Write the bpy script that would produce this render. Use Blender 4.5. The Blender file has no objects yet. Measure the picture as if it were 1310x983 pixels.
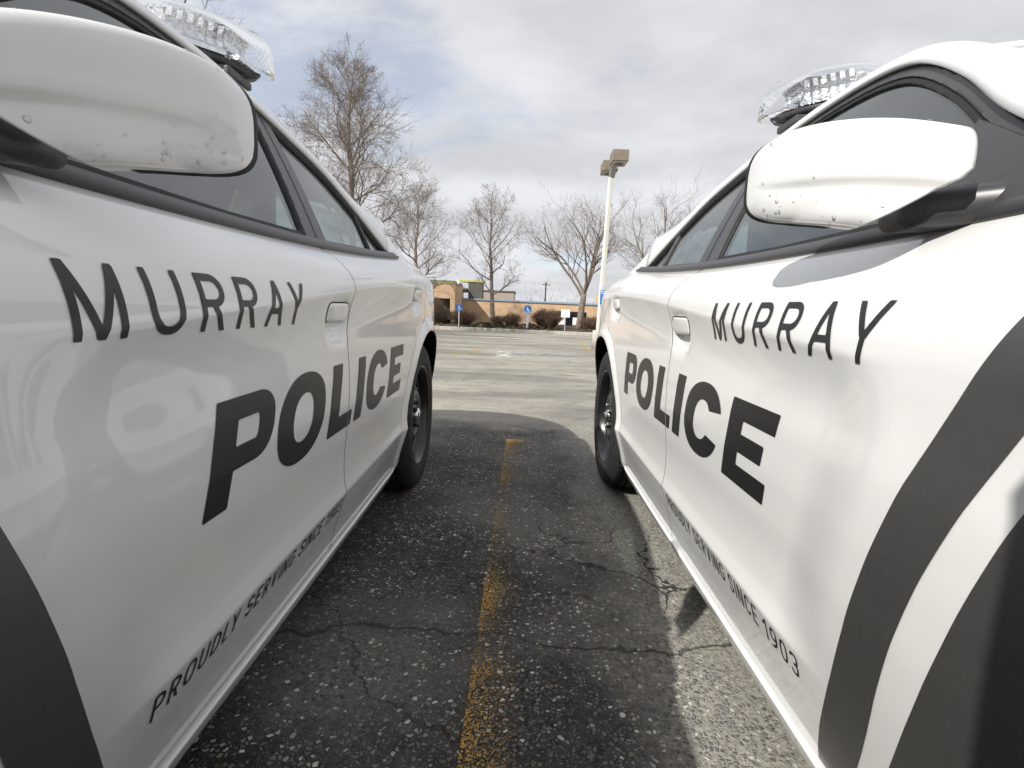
import bpy, bmesh, math, random
import numpy as np
from mathutils import Vector, Matrix
R = math.radians
random.seed(7); np.random.seed(7)
scn = bpy.context.scene
COL = scn.collection

# ------------------------------------------------------------------ helpers
def tag(o, label=None, cat=None, group=None, kind=None):
    if label: o['label'] = label
    if cat: o['category'] = cat
    if group: o['group'] = group
    if kind: o['kind'] = kind
    return o

def empty(name, loc=(0, 0, 0), rz=0.0):
    o = bpy.data.objects.new(name, None); COL.objects.link(o)
    o.location = loc; o.rotation_euler = (0, 0, rz); o.empty_display_size = .1
    return o

def mk(name, verts, faces, mat, parent=None, smooth=True, normals=None, mats=None, fmat=None):
    me = bpy.data.meshes.new(name)
    me.from_pydata([tuple(map(float, v)) for v in verts], [], [tuple(map(int, f)) for f in faces])
    for m in (mats or [mat]): me.materials.append(m)
    if fmat is not None: me.polygons.foreach_set('material_index', fmat)
    if smooth: me.polygons.foreach_set('use_smooth', [True] * len(me.polygons))
    me.update()
    if normals is not None:
        me.normals_split_custom_set_from_vertices([tuple(map(float, n)) for n in normals])
    o = bpy.data.objects.new(name, me); COL.objects.link(o)
    if parent: o.parent = parent
    return o

class MB:
    """collects simple shapes, links them as one mesh object"""
    def __init__(s): s.v = []; s.f = []
    def add(s, v, f):
        b = len(s.v); s.v += [tuple(p) for p in v]; s.f += [tuple(i + b for i in q) for q in f]; return s
    def box(s, c, d, rot=None, bev=0.0):
        x, y, z = d[0] / 2, d[1] / 2, d[2] / 2
        bm = bmesh.new(); bmesh.ops.create_cube(bm, size=1)
        for v in bm.verts: v.co = Vector((v.co.x * d[0], v.co.y * d[1], v.co.z * d[2]))
        if bev: bmesh.ops.bevel(bm, geom=bm.edges[:], offset=bev, segments=3, affect='EDGES', profile=.5)
        M = rot if rot is not None else Matrix.Identity(3)
        bm.verts.index_update()
        vs = [M @ v.co + Vector(c) for v in bm.verts]; fs = [[v.index for v in f.verts] for f in bm.faces]
        bm.free(); return s.add(vs, fs)
    def tube(s, pts, rad, n=8, cap=True):
        pts = [Vector(p) for p in pts]
        if not hasattr(rad, '__len__'): rad = [rad] * len(pts)
        b = len(s.v); ref = None
        for i, p in enumerate(pts):
            d = (pts[min(i + 1, len(pts) - 1)] - pts[max(i - 1, 0)]).normalized()
            if ref is None:
                ref = Vector((0, 0, 1)) if abs(d.z) < .9 else Vector((1, 0, 0))
            e = d.cross(ref)
            if e.length < 1e-5: e = d.cross(Vector((1, .3, 0)))
            e.normalize(); g = e.cross(d); ref = g
            for k in range(n):
                a = 2 * math.pi * k / n
                s.v.append(tuple(p + (e * math.cos(a) + g * math.sin(a)) * rad[i]))
        for i in range(len(pts) - 1):
            for k in range(n):
                k2 = (k + 1) % n
                s.f.append((b + i * n + k, b + i * n + k2, b + (i + 1) * n + k2, b + (i + 1) * n + k))
        if cap:
            s.f.append(tuple(b + k for k in range(n))[::-1]); s.f.append(tuple(b + (len(pts) - 1) * n + k for k in range(n)))
        return s
    def lathe(s, prof, n=48, axis='x', c=(0, 0, 0), closed=False):
        b = len(s.v); m = len(prof)
        for r, h in prof:
            for k in range(n):
                a = 2 * math.pi * k / n; p = (r * math.cos(a), r * math.sin(a))
                q = {'x': (h, p[0], p[1]), 'y': (p[0], h, p[1]), 'z': (p[0], p[1], h)}[axis]
                s.v.append((q[0] + c[0], q[1] + c[1], q[2] + c[2]))
        for i in range(m - 1 + (1 if closed else 0)):
            i2 = (i + 1) % m
            for k in range(n):
                k2 = (k + 1) % n
                s.f.append((b + i * n + k, b + i * n + k2, b + i2 * n + k2, b + i2 * n + k))
        return s
    def build(s, name, mat, parent=None, smooth=False):
        return mk(name, s.v, s.f, mat, parent, smooth)

def loft(secs, closed_sec=False, cap=False):
    """grid faces between sections of equal length"""
    n = len(secs[0]); v = [p for s in secs for p in s]; f = []
    for i in range(len(secs) - 1):
        for k in range(n if closed_sec else n - 1):
            k2 = (k + 1) % n
            f.append((i * n + k, i * n + k2, (i + 1) * n + k2, (i + 1) * n + k))
    if cap:
        f.append(tuple(range(n))[::-1]); f.append(tuple((len(secs) - 1) * n + k for k in range(n)))
    return v, f

def sstep(x, a, b):
    t = np.clip((np.asarray(x, float) - a) / (b - a), 0, 1); return t * t * (3 - 2 * t)

def catmull(pts, n):
    P = np.array(pts, float); m = len(P)
    out = []
    for t in np.linspace(0, m - 1, n):
        i = min(int(t), m - 2); f = t - i
        p0, p1, p2, p3 = P[max(i - 1, 0)], P[i], P[i + 1], P[min(i + 2, m - 1)]
        if i == 0: p0 = 2 * p1 - p2
        if i == m - 2: p3 = 2 * p2 - p1
        out.append(.5 * (2 * p1 + (p2 - p0) * f + (2 * p0 - 5 * p1 + 4 * p2 - p3) * f ** 2 + (3 * p1 - p0 - 3 * p2 + p3) * f ** 3))
    return np.array(out)

def polysdf(poly, U, Z):
    """signed distance (negative inside) to a closed polygon"""
    P = np.array(poly, float); n = len(P)
    d = np.full(np.shape(U), 1e9); s = np.zeros(np.shape(U), bool)
    for i in range(n):
        a, b = P[i], P[(i + 1) % n]; e = b - a
        pu, pz = U - a[0], Z - a[1]
        t = np.clip((pu * e[0] + pz * e[1]) / (e @ e + 1e-12), 0, 1)
        d = np.minimum(d, (pu - e[0] * t) ** 2 + (pz - e[1] * t) ** 2)
        c = ((a[1] > Z) != (b[1] > Z))
        with np.errstate(divide='ignore', invalid='ignore'):
            xi = a[0] + (Z - a[1]) * e[0] / (e[1] if e[1] != 0 else 1e-12)
        s ^= c & (U < xi)
    d = np.sqrt(d); return np.where(s, -d, d)

def clip_lattice(U, Z, F):
    """polygons of the region F<0 on a lattice; returns pts[(u,z)], faces"""
    ni, nj = U.shape; vid = {}; pts = []; faces = []
    def corner(i, j):
        k = ('c', i, j)
        if k not in vid: vid[k] = len(pts); pts.append((U[i, j], Z[i, j]))
        return vid[k]
    def edge(a, b):
        k = ('e',) + (a + b if a < b else b + a)
        if k not in vid:
            fa, fb = F[a], F[b]; t = fa / (fa - fb); t = min(max(t, .002), .998)
            vid[k] = len(pts); pts.append((U[a] + (U[b] - U[a]) * t, Z[a] + (Z[b] - Z[a]) * t))
        return vid[k]
    neg = F < 0
    cnt = neg[:-1, :-1].astype(int) + neg[1:, :-1] + neg[1:, 1:] + neg[:-1, 1:]
    for i, j in zip(*np.nonzero(cnt)):
        q = [(i, j), (i + 1, j), (i + 1, j + 1), (i, j + 1)]; poly = []
        for k in range(4):
            a, b = q[k], q[(k + 1) % 4]
            if neg[a]: poly.append(corner(*a))
            if neg[a] != neg[b]: poly.append(edge(a, b))
        if len(poly) >= 3: faces.append(poly)
    return np.array(pts), faces

# ------------------------------------------------------------------ materials
def new_mat(name):
    m = bpy.data.materials.new(name); m.use_nodes = True
    nt = m.node_tree; return m, nt, nt.nodes['Principled BSDF']
def pmat(name, col, rough=.5, metal=0., spec=.5, coat=0., coat_r=.03, noise=None, bump=None, trans=0., ior=1.45, rnoise=None):
    """principled with optional colour noise (scale, amount), bump (scale, strength) and roughness noise"""
    m, nt, b = new_mat(name)
    b.inputs['Base Color'].default_value = (*col, 1); b.inputs['Roughness'].default_value = rough
    b.inputs['Metallic'].default_value = metal; b.inputs['Specular IOR Level'].default_value = spec
    b.inputs['Coat Weight'].default_value = coat; b.inputs['Coat Roughness'].default_value = coat_r
    b.inputs['Transmission Weight'].default_value = trans; b.inputs['IOR'].default_value = ior
    tc = nt.nodes.new('ShaderNodeTexCoord')
    if noise:
        n = nt.nodes.new('ShaderNodeTexNoise'); n.inputs['Scale'].default_value = noise[0]; n.inputs['Detail'].default_value = 6
        nt.links.new(tc.outputs['Object'], n.inputs['Vector'])
        r = nt.nodes.new('ShaderNodeMapRange'); r.inputs[3].default_value = 1 - noise[1]; r.inputs[4].default_value = 1 + noise[1]
        r.inputs[1].default_value = .3; r.inputs[2].default_value = .7
        nt.links.new(n.outputs['Fac'], r.inputs[0])
        mx = nt.nodes.new('ShaderNodeVectorMath'); mx.operation = 'SCALE'; mx.inputs[0].default_value = col
        nt.links.new(r.outputs[0], mx.inputs['Scale']); nt.links.new(mx.outputs[0], b.inputs['Base Color'])
    if rnoise:
        n = nt.nodes.new('ShaderNodeTexNoise'); n.inputs['Scale'].default_value = rnoise[0]; n.inputs['Detail'].default_value = 5
        nt.links.new(tc.outputs['Object'], n.inputs['Vector'])
        r = nt.nodes.new('ShaderNodeMapRange'); r.inputs[3].default_value = max(rough - rnoise[1], .01); r.inputs[4].default_value = rough + rnoise[1]
        r.inputs[1].default_value = .35; r.inputs[2].default_value = .65
        nt.links.new(n.outputs['Fac'], r.inputs[0]); nt.links.new(r.outputs[0], b.inputs['Roughness'])
    if bump:
        n = nt.nodes.new('ShaderNodeTexNoise'); n.inputs['Scale'].default_value = bump[0]; n.inputs['Detail'].default_value = 4
        nt.links.new(tc.outputs['Object'], n.inputs['Vector'])
        bp = nt.nodes.new('ShaderNodeBump'); bp.inputs['Strength'].default_value = bump[1]; bp.inputs['Distance'].default_value = .01
        nt.links.new(n.outputs['Fac'], bp.inputs['Height']); nt.links.new(bp.outputs[0], b.inputs['Normal'])
    return m
def glass_mat(name, tint, refl_rough=.0, ior=1.5, film=0.):
    """thin pane: tinted see-through plus mirror reflection by angle"""
    m = bpy.data.materials.new(name); m.use_nodes = True; nt = m.node_tree; nt.nodes.clear()
    out = nt.nodes.new('ShaderNodeOutputMaterial'); mix = nt.nodes.new('ShaderNodeMixShader')
    tr = nt.nodes.new('ShaderNodeBsdfTransparent'); tr.inputs[0].default_value = (*tint, 1)
    gl = nt.nodes.new('ShaderNodeBsdfGlossy'); gl.inputs['Roughness'].default_value = refl_rough
    gl.inputs[0].default_value = (.95, .97, .97, 1)
    fr = nt.nodes.new('ShaderNodeFresnel'); fr.inputs['IOR'].default_value = ior
    nt.links.new(fr.outputs[0], mix.inputs[0]); nt.links.new(tr.outputs[0], mix.inputs[1]); nt.links.new(gl.outputs[0], mix.inputs[2])
    if film:
        df = nt.nodes.new('ShaderNodeBsdfDiffuse'); df.inputs[0].default_value = (.50, .56, .56, 1)
        tc = nt.nodes.new('ShaderNodeTexCoord'); n = nt.nodes.new('ShaderNodeTexNoise'); n.inputs['Scale'].default_value = 6; n.inputs['Detail'].default_value = 6
        nt.links.new(tc.outputs['Object'], n.inputs['Vector'])
        r = nt.nodes.new('ShaderNodeMapRange'); r.inputs[1].default_value = .3; r.inputs[2].default_value = .7; r.inputs[3].default_value = film * .7; r.inputs[4].default_value = film * 1.3
        nt.links.new(n.outputs['Fac'], r.inputs[0])
        m2 = nt.nodes.new('ShaderNodeMixShader'); nt.links.new(r.outputs[0], m2.inputs[0]); nt.links.new(mix.outputs[0], m2.inputs[1]); nt.links.new(df.outputs[0], m2.inputs[2])
        nt.links.new(m2.outputs[0], out.inputs[0]); return m
    nt.links.new(mix.outputs[0], out.inputs[0]); return m

M = {}
M['paint'] = pmat('white_car_paint', (.73, .73, .722), .38, spec=.5, coat=1., coat_r=.055, noise=(2.5, .02))
M['shell'] = pmat('white_mirror_paint', (.73, .73, .722), .40, spec=.5, coat=1., coat_r=.16, noise=(2.5, .02))
M['trim'] = pmat('satin_black_trim', (.042, .042, .045), .36, spec=.5, noise=(120, .10))
M['rubber'] = pmat('black_rubber', (.018, .018, .019), .62, spec=.35, noise=(40, .2))
M['tyre'] = pmat('tyre_rubber', (.024, .024, .024), .72, spec=.3, noise=(25, .35), bump=(300, .15))
M['steel'] = pmat('black_wheel_steel', (.012, .012, .013), .28, spec=.6, noise=(20, .2))
M['chrome'] = pmat('chrome_cap', (.75, .75, .76), .12, metal=1., noise=(30, .05))
M['vinyl'] = pmat('black_vinyl', (.042, .041, .039), .55, spec=.9, coat=.5, coat_r=.30, noise=(90, .10))
M['letter'] = pmat('black_letter_vinyl', (.016, .016, .017), .34, spec=.45, noise=(90, .1))
M['dark'] = pmat('dark_cavity', (.008, .008, .008), .9, spec=.1, noise=(20, .2))
M['glass'] = glass_mat('tinted_window_glass', (.36, .45, .44), ior=2.1, film=.03)
M['wind'] = glass_mat('windscreen_glass', (.60, .68, .64), ior=1.55)
M['fabric'] = pmat('dark_seat_fabric', (.035, .036, .038), .85, noise=(60, .25))
M['cabin'] = pmat('grey_cabin_plastic', (.06, .062, .065), .7, noise=(20, .15))
M['card'] = pmat('pale_yellow_card', (.85, .83, .50), .7, noise=(30, .05))
M['lens'] = glass_mat('clear_lens_plastic', (.94, .945, .95), .06, 1.30)
def ribbed(m):
    nt = m.node_tree; tc = nt.nodes.new('ShaderNodeTexCoord'); wv = nt.nodes.new('ShaderNodeTexWave'); wv.bands_direction = 'DIAGONAL'; wv.inputs['Scale'].default_value = 38; wv.inputs['Distortion'].default_value = .3
    nt.links.new(tc.outputs['Object'], wv.inputs['Vector']); bp = nt.nodes.new('ShaderNodeBump'); bp.inputs['Strength'].default_value = .10; bp.inputs['Distance'].default_value = .003; nt.links.new(wv.outputs['Fac'], bp.inputs['Height'])
    for n in nt.nodes:
        if n.type in ('BSDF_GLOSSY', 'FRESNEL'): nt.links.new(bp.outputs[0], n.inputs['Normal'])
ribbed(M['lens'])
M['reflector'] = pmat('chrome_reflector', (.82, .83, .85), .18, metal=1., noise=(60, .15), bump=(90, .35))
M['lightbase'] = pmat('lightbar_base', (.05, .05, .055), .45, noise=(30, .2))
M['tail'] = pmat('red_tail_lens', (.28, .012, .012), .12, spec=.6, noise=(20, .1))
M['head'] = pmat('headlamp_lens', (.55, .56, .58), .08, spec=.8, noise=(20, .1))
M['water'] = glass_mat('water_drop', (.96, .96, .96), .03, 1.33)

# ------------------------------------------------------------------ the police car
# car axes: u forward from the rear axle (local +Y), outward w from the half width HW (local x), z up
HW = .952
def ip(x, xs, ys): return np.interp(x, xs, ys)
def sm(x, xs, ys):
    """smooth interpolation: average of shifted linear ones"""
    x = np.asarray(x, float); return sum(np.interp(x + d, xs, ys) for d in (-.09, -.045, 0, .045, .09)) / 5
def zt(u): return sm(u, [-1.2, -.5, .3, .9, 1.38, 1.65, 1.82, 2.0, 2.2, 2.6, 3.05, 3.6, 4.0], [.90, .945, .955, .930, .892, .869, .858, .846, .842, .855, .872, .83, .76])
def zb(u):
    u = np.asarray(u, float); c = 1.0236 - .0385 * (u - 1) + .0244 * (u - 1) ** 2
    front = sm(u, [2.2, 2.6, 3.0, 3.5, 4.1], [1.012, .998, .965, .905, .80])
    rear = sm(u, [-1.1, -.6, 0, .3], [1.055, 1.075, 1.072, 1.063])
    return np.where(u > 2.25, front, np.where(u < .15, rear, c))
BZ = [(.13, -.105), (.155, -.092), (.19, -.070), (.215, -.058), (.27, -.044), (.33, -.025), (.373, -.012), (.41, -.009), (.45, -.003), (.53, .008), (.62, .015), (.70, .016), (.80, .012)]
def wbody(u, z):
    u = np.asarray(u, float); z = np.asarray(z, float)
    t = zt(u); b = zb(u)
    zk = [p[0] for p in BZ] ; wk = [p[1] for p in BZ]
    low = np.interp(z, zk, wk)
    smooth = sum(np.interp(z + d, [.13, .155, .19, .215, .30, .38, .45, .53, .62, .70, .80], [-.105, -.092, -.070, -.058, -.036, -.018, -.004, .008, .015, .016, .012]) for d in (-.02, -.01, 0, .01, .02)) / 5
    fz = sstep(u, 1.80, 2.04) * sstep(z, .20, .25); low = low * (1 - fz) + smooth * fz
    # blend to the crest value at the shoulder crease
    k = sstep(z, .70, 1.0) * 0 + np.clip((z - .72) / np.maximum(t - .72, .02), 0, 1)
    low = low * (1 - k) + .008 * k
    a = np.clip((z - t) / np.maximum(b - t, .03), 0, 1.4)
    up = .008 - .096 * (.10 * a + .90 * np.maximum(a, 0) ** 2.2)
    w = np.where(z > t, up, low)
    # scallop pressed into the doors
    uf = 2.085 - .30 * np.clip(.74 - z, 0, .5) + .05 * np.clip(z - .74, 0, .2)
    def ease(d, L, e=2.2): x = np.clip(d / L, 0, 1); return 1 - (1 - x) ** e
    S = ease(t - z, .10, 1.7) * ease(z - .374, .15) * sstep(uf - u, -.02, .15) * sstep(u, -.25, .55)
    w = w - .020 * S
    # wheel-arch lips and haunches
    for c in (-.05, 3.02):
        r = np.hypot(u - c, z - .36)
        w = w + .012 * np.exp(-((r - .405) / .035) ** 2) * (z < .9) + .006 * np.exp(-((u - c) / .45) ** 2 - ((z - .80) / .16) ** 2)
    # handle bowls
    for hu, hz in ((1.205, .838), (.195, .902)):
        w = w - .020 * np.exp(-(((u - hu) / .068) ** 4) - (((z - hz) / .044) ** 4))
    w = w - .004 * (u - 1) ** 2 * .6 - .30 * np.clip(-.10 - u, 0, 1) ** 2
    return w
def xhalf(u, z):
    """half width with the rounded plan of nose and tail"""
    u = np.asarray(u, float)
    g = np.ones_like(u)
    tr = np.clip((-.58 - u) / .50, 0, 1); g = g * (1 - tr ** 2.6) ** (1 / 2.6)
    tf = np.clip((u - 3.40) / .62, 0, 1); g = g * (1 - tf ** 2.4) ** (1 / 2.4)
    return (HW + wbody(u, z)) * g
def bpt(s, u, z, off=0.):
    return np.stack([s * (xhalf(u, z) + off), u, z], -1)
def bnorm(s, u, z):
    h = .005
    dxu = (xhalf(u + h, z) - xhalf(u - h, z)) / (2 * h); dxz = (xhalf(u, z + h) - xhalf(u, z - h)) / (2 * h)
    n = np.stack([s * np.ones_like(u), -dxu, -dxz], -1)
    return n / np.linalg.norm(n, axis=-1, keepdims=True)
def lattice(us, fine=1):
    """rows follow the creases"""
    us = np.asarray(us); t = zt(us); b = zb(us); ro = []
    def seg(a, c, n): 
        for k in range(n): ro.append(a + (c - a) * k / n)
    K = [(.13, .19, 4), (.19, .24, 4), (.24, .33, 6), (.33, .366, 3), (.366, .378, 3), (.378, .42, 5), (.42, .62, 11)]
    for a, c, n in K: seg(np.full_like(us, a), np.full_like(us, c), n * fine)
    seg(np.full_like(us, .62), t - .06, 10 * fine); seg(t - .06, t - .012, 6 * fine); seg(t - .012, t + .012, 4 * fine); seg(t + .012, b, 8 * fine)
    ro.append(b + 0); ro.append(b + .012)
    Z = np.stack(ro, 1); return np.repeat(us[:, None], Z.shape[1], 1), Z
def panel(name, s, us, fsdf, mat, parent, flange=.018, off=0.):
    U, Z = lattice(us); P, F = clip_lattice(U, Z, fsdf(U, Z))
    V = bpt(s, P[:, 0], P[:, 1], off); N = bnorm(s, P[:, 0], P[:, 1])
    if s < 0: F = [f[::-1] for f in F]
    V = list(map(tuple, V)); N = list(map(tuple, N)); nflange = 0
    if flange:
        ec = {}
        for f in F:
            for k in range(len(f)):
                a, b = f[k], f[(k + 1) % len(f)]; key = (min(a, b), max(a, b)); ec[key] = None if key in ec else (a, b)
        nv = {}; dup = {}
        for e in [e for e in ec.values() if e]:
            for a in e:
                if a not in nv:
                    dup[a] = len(V); V.append(V[a]); N.append(N[a])
                    nv[a] = len(V); p = V[a]; V.append((p[0] - s * flange, p[1], p[2])); N.append(N[a])
            F.append((e[1], e[0], nv[e[0]], nv[e[1]])); nflange += 1
    nf = len(F) - nflange
    o = mk(name, V, F, mat, parent, True, N, mats=[mat, M['rubber']], fmat=[0] * nf + [1] * nflange)  # edge faces coloured dark as painted shade inside the panel gaps
    return o
def decal(name, s, U, Z, F, parent, mat, off=.0014):
    P, Fc = clip_lattice(U, Z, F)
    V = bpt(s, P[:, 0], P[:, 1], off); N = bnorm(s, P[:, 0], P[:, 1])
    if s < 0: Fc = [f[::-1] for f in Fc]
    flip = (U[1, 0] < U[0, 0])
    if flip: Fc = [f[::-1] for f in Fc]
    return mk(name, V, Fc, mat, parent, True, N)

# ---- lettering as shapes (x right, y up, cap height 1)
def box_(x, y, x0, x1, y0, y1):
    cx, cy = (x0 + x1) / 2, (y0 + y1) / 2
    dx, dy = np.abs(x - cx) - (x1 - x0) / 2, np.abs(y - cy) - (y1 - y0) / 2
    return np.maximum(dx, dy)
def seg_(x, y, a, b, t):
    """straight stroke with square cuts, half width t"""
    ax, ay = a; bx, by = b; L = math.hypot(bx - ax, by - ay); ex, ey = (bx - ax) / L, (by - ay) / L
    px, py = x - ax, y - ay; al = px * ex + py * ey; pe = -px * ey + py * ex
    return np.maximum(np.abs(pe) - t, np.maximum(-al, al - L))
def ell_(x, y, cx, cy, rx, ry, p=2.0):
    r = (np.abs((x - cx) / rx) ** p + np.abs((y - cy) / ry) ** p) ** (1 / p)
    return (r - 1) * min(rx, ry)
def ring_(x, y, cx, cy, rx, ry, tx, ty, p=2.0):
    """ring with outer radii rx, ry and stroke widths tx, ty"""
    return np.maximum(ell_(x, y, cx, cy, rx, ry, p), -ell_(x, y, cx, cy, rx - tx, ry - ty, p))
mn, mxm = np.minimum, np.maximum
def thin(ch, x, y, w, t):
    """monoline capital of width w and stroke t"""
    h = t / 2; band = np.abs(y - .5) - .5
    def S(a, b, tt=h): return mxm(seg_(x, y, (a[0] - (b[0] - a[0]) * .2, a[1] - (b[1] - a[1]) * .2), (b[0] + (b[0] - a[0]) * .2, b[1] + (b[1] - a[1]) * .2), tt), band)
    def V(x0, y0=0., y1=1.): return box_(x, y, x0, x0 + t, y0, y1)
    def H(y0, x0, x1): return box_(x, y, x0, x1, y0, y0 + t)
    def bowl(y0, y1, x0, x1):   # right-hand D bowl
        ry = (y1 - y0) / 2; rx = min(ry * 1.25, (x1 - x0) * .75); cy = (y0 + y1) / 2
        e = mxm(ring_(x, y, x1 - rx, cy, rx, ry, t, t, 2.2), (x1 - rx) - x)
        return mn(e, mn(box_(x, y, x0, x1 - rx + .002, y0, y0 + t), box_(x, y, x0, x1 - rx + .002, y1 - t, y1)))
    def rr(x0, x1, y0, y1, p=2.6): return ring_(x, y, (x0 + x1) / 2, (y0 + y1) / 2, (x1 - x0) / 2, (y1 - y0) / 2, t, t, p)
    if ch == 'M': return mn(mn(V(0), V(w - t)), mn(S((h * 1.1, 1), (w / 2, .12 * 0)), S((w - h * 1.1, 1), (w / 2, 0))))
    if ch == 'U':
        r = w / 2; b = mxm(ring_(x, y, r, r * 1.05, r, r * 1.05, t, t, 2.3), y - r * 1.05)
        return mn(b, mn(V(0, r * 1.04), V(w - t, r * 1.04)))
    if ch == 'R': return mn(mn(V(0), bowl(.43, 1, 0, w * .97)), mxm(S((w * .50, .46), (w - h * 1.3, 0)), y - .45))
    if ch == 'P': return mn(V(0), bowl(.40, 1, 0, w))
    if ch == 'A': return mn(mn(S((h * 1.2, 0), (w / 2, 1)), S((w - h * 1.2, 0), (w / 2, 1))), H(.27, w * .2, w * .8))
    if ch == 'Y': return mn(box_(x, y, w / 2 - h, w / 2 + h, 0, .47), mxm(mn(S((h * 1.2, 1), (w / 2, .40)), S((w - h * 1.2, 1), (w / 2, .40))), .42 - y))
    if ch in 'O0': return rr(0, w, 0, 1)
    if ch == 'D': return mn(V(0), bowl(0, 1, 0, w))
    if ch == 'L': return mn(V(0), H(0, 0, w))
    if ch == 'E': return mn(mn(V(0), H(0, 0, w)), mn(H(1 - t, 0, w), H(.5 - h, 0, w * .9)))
    if ch == 'I' : return V(0)
    if ch == 'N': return mn(mn(V(0), V(w - t)), S((h * 1.1, 1), (w - h * 1.1, 0)))
    if ch == 'V': return mn(S((h * 1.2, 1), (w / 2, 0)), S((w - h * 1.2, 1), (w / 2, 0)))
    if ch == 'C': return mxm(rr(0, w, 0, 1), -mxm(mxm(w * .52 - x, np.abs(y - .5) - .24), -1))
    if ch == 'G': return mn(mxm(rr(0, w, 0, 1), -mxm(w * .52 - x, mxm(.50 - y, y - .74))), mn(H(.42, w * .55, w), box_(x, y, w - t, w, .25, .42 + t)))
    if ch == 'S':
        a = mxm(rr(0, w, .5 - h, 1), -mxm(w * .5 - x, y - (.74))); b = mxm(rr(0, w, 0, .5 + h), -mxm(x - w * .5, .26 - y)); return mn(mxm(a, -box_(x, y, w * .5, w * 1.2, .5 + h, .74)), mxm(b, -box_(x, y, -.2, w * .5, .26, .5 - h)))
    if ch == '1': return mn(box_(x, y, w * .55, w * .55 + t, 0, 1), mxm(S((w * .1, .74), (w * .55 + h, 1)), x - w * .55 - t))
    if ch == '9': return mn(rr(0, w, .38, 1), mxm(mxm(ring_(x, y, -.02, .55, w + .02, .56, t, t, 2.2), y - .69), .02 - x) )
    if ch == '3':
        a = mxm(rr(0, w, .5 - h, 1), -box_(x, y, -.3, w * .42, .40, .78)); b = mxm(rr(0, w, 0, .5 + h), -box_(x, y, -.3, w * .42, .22, .6)); return mn(a, b)
    return np.full_like(x, 9.)
def word_thin(text_u, y, letters, t):
    F = np.full_like(text_u, 9.)
    for ch, x0, w in letters: F = mn(F, thin(ch, text_u - x0, y, w, t))
    return F
def bold(x, y):
    """POLICE, x in cap heights: extended bold"""
    k = 1 / .172; T = .066 * k; h = .232
    def B(a, b, c, d): return box_(x, y, a, b, c, d)
    P0, P1 = 0, .200 * k
    ry = .335; rx = .40
    bowl = mxm(ring_(x, y, P1 - rx, 1 - ry, rx, ry, T * .88, h * .92, 2.3), (P1 - rx) - x)
    P = mn(B(0, T, 0, 1), mn(bowl, mn(B(0, P1 - rx + .005, 1 - h * .92, 1), B(0, P1 - rx + .005, 1 - 2 * ry, 1 - 2 * ry + h * .92))))
    o0, o1 = .222 * k, .468 * k
    O = ring_(x, y, (o0 + o1) / 2, .5, (o1 - o0) / 2, .53, T * 1.06, h * 1.05, 2.25)
    l0, l1 = .512 * k, .690 * k
    L = mn(B(l0, l0 + T, 0, 1), B(l0, l1, 0, h))
    i0 = .722 * k; I = B(i0, i0 + T, 0, 1)
    c0, c1 = .822 * k, 1.066 * k
    C = ring_(x, y, (c0 + c1) / 2, .5, (c1 - c0) / 2, .53, T * 1.06, h * 1.05, 2.25)
    cut = mxm((c0 + c1) / 2 + .12 - x, np.abs(y - .5) - .155 - .10 * np.clip(x - (c0 + c1) / 2 - .1, 0, 1))
    C = mxm(C, -cut)
    e0, e1 = 1.107 * k, 1.305 * k
    E = mn(mn(B(e0, e0 + T, 0, 1), B(e0, e1, 0, h)), mn(B(e0, e1, 1 - h, 1), B(e0, e1 - .03 * k, .5 - h * .47, .5 + h * .47)))
    return mn(mn(mn(P, O), mn(L, I)), mn(C, E))

def f1(z): return 2.50 - .10 * np.clip(z - .75, 0, .4) + .06 * np.clip(.5 - z, 0, .4)
def f2(z): return 1.125 - .12 * np.clip(z - .78, 0, .4)
def f3(z):
    z = np.asarray(z, float); a = -.05 + np.sqrt(np.maximum(.462 ** 2 - (z - .36) ** 2, 0)); return np.maximum(a, .035 + .0 * z)
G = .0019
def arch(U, Z, c, r=.402): return r - np.hypot(U - c, (Z - .36))

MUR = [(c, x * 1.03 / .080, w * 1.03 / .080) for c, x, w in [('M', 0, .073), ('U', .112, .063), ('R', .212, .060), ('R', .307, .060), ('A', .400, .067), ('Y', .490, .065)]]
def proud_letters():
    out = []; x = 0
    for ch in 'PROUDLY SERVING SINCE 1903':
        if ch == ' ': x += .42; continue
        w = {'I': .10, '1': .42, 'L': .44, 'E': .54, 'Y': .64, 'V': .64, 'N': .62, 'O': .66, 'G': .64, 'U': .60, 'D': .60}.get(ch, .58)
        out.append((ch, x, w)); x += w + (.25 if ch != 'L' else .12)
    return out, x

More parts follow.
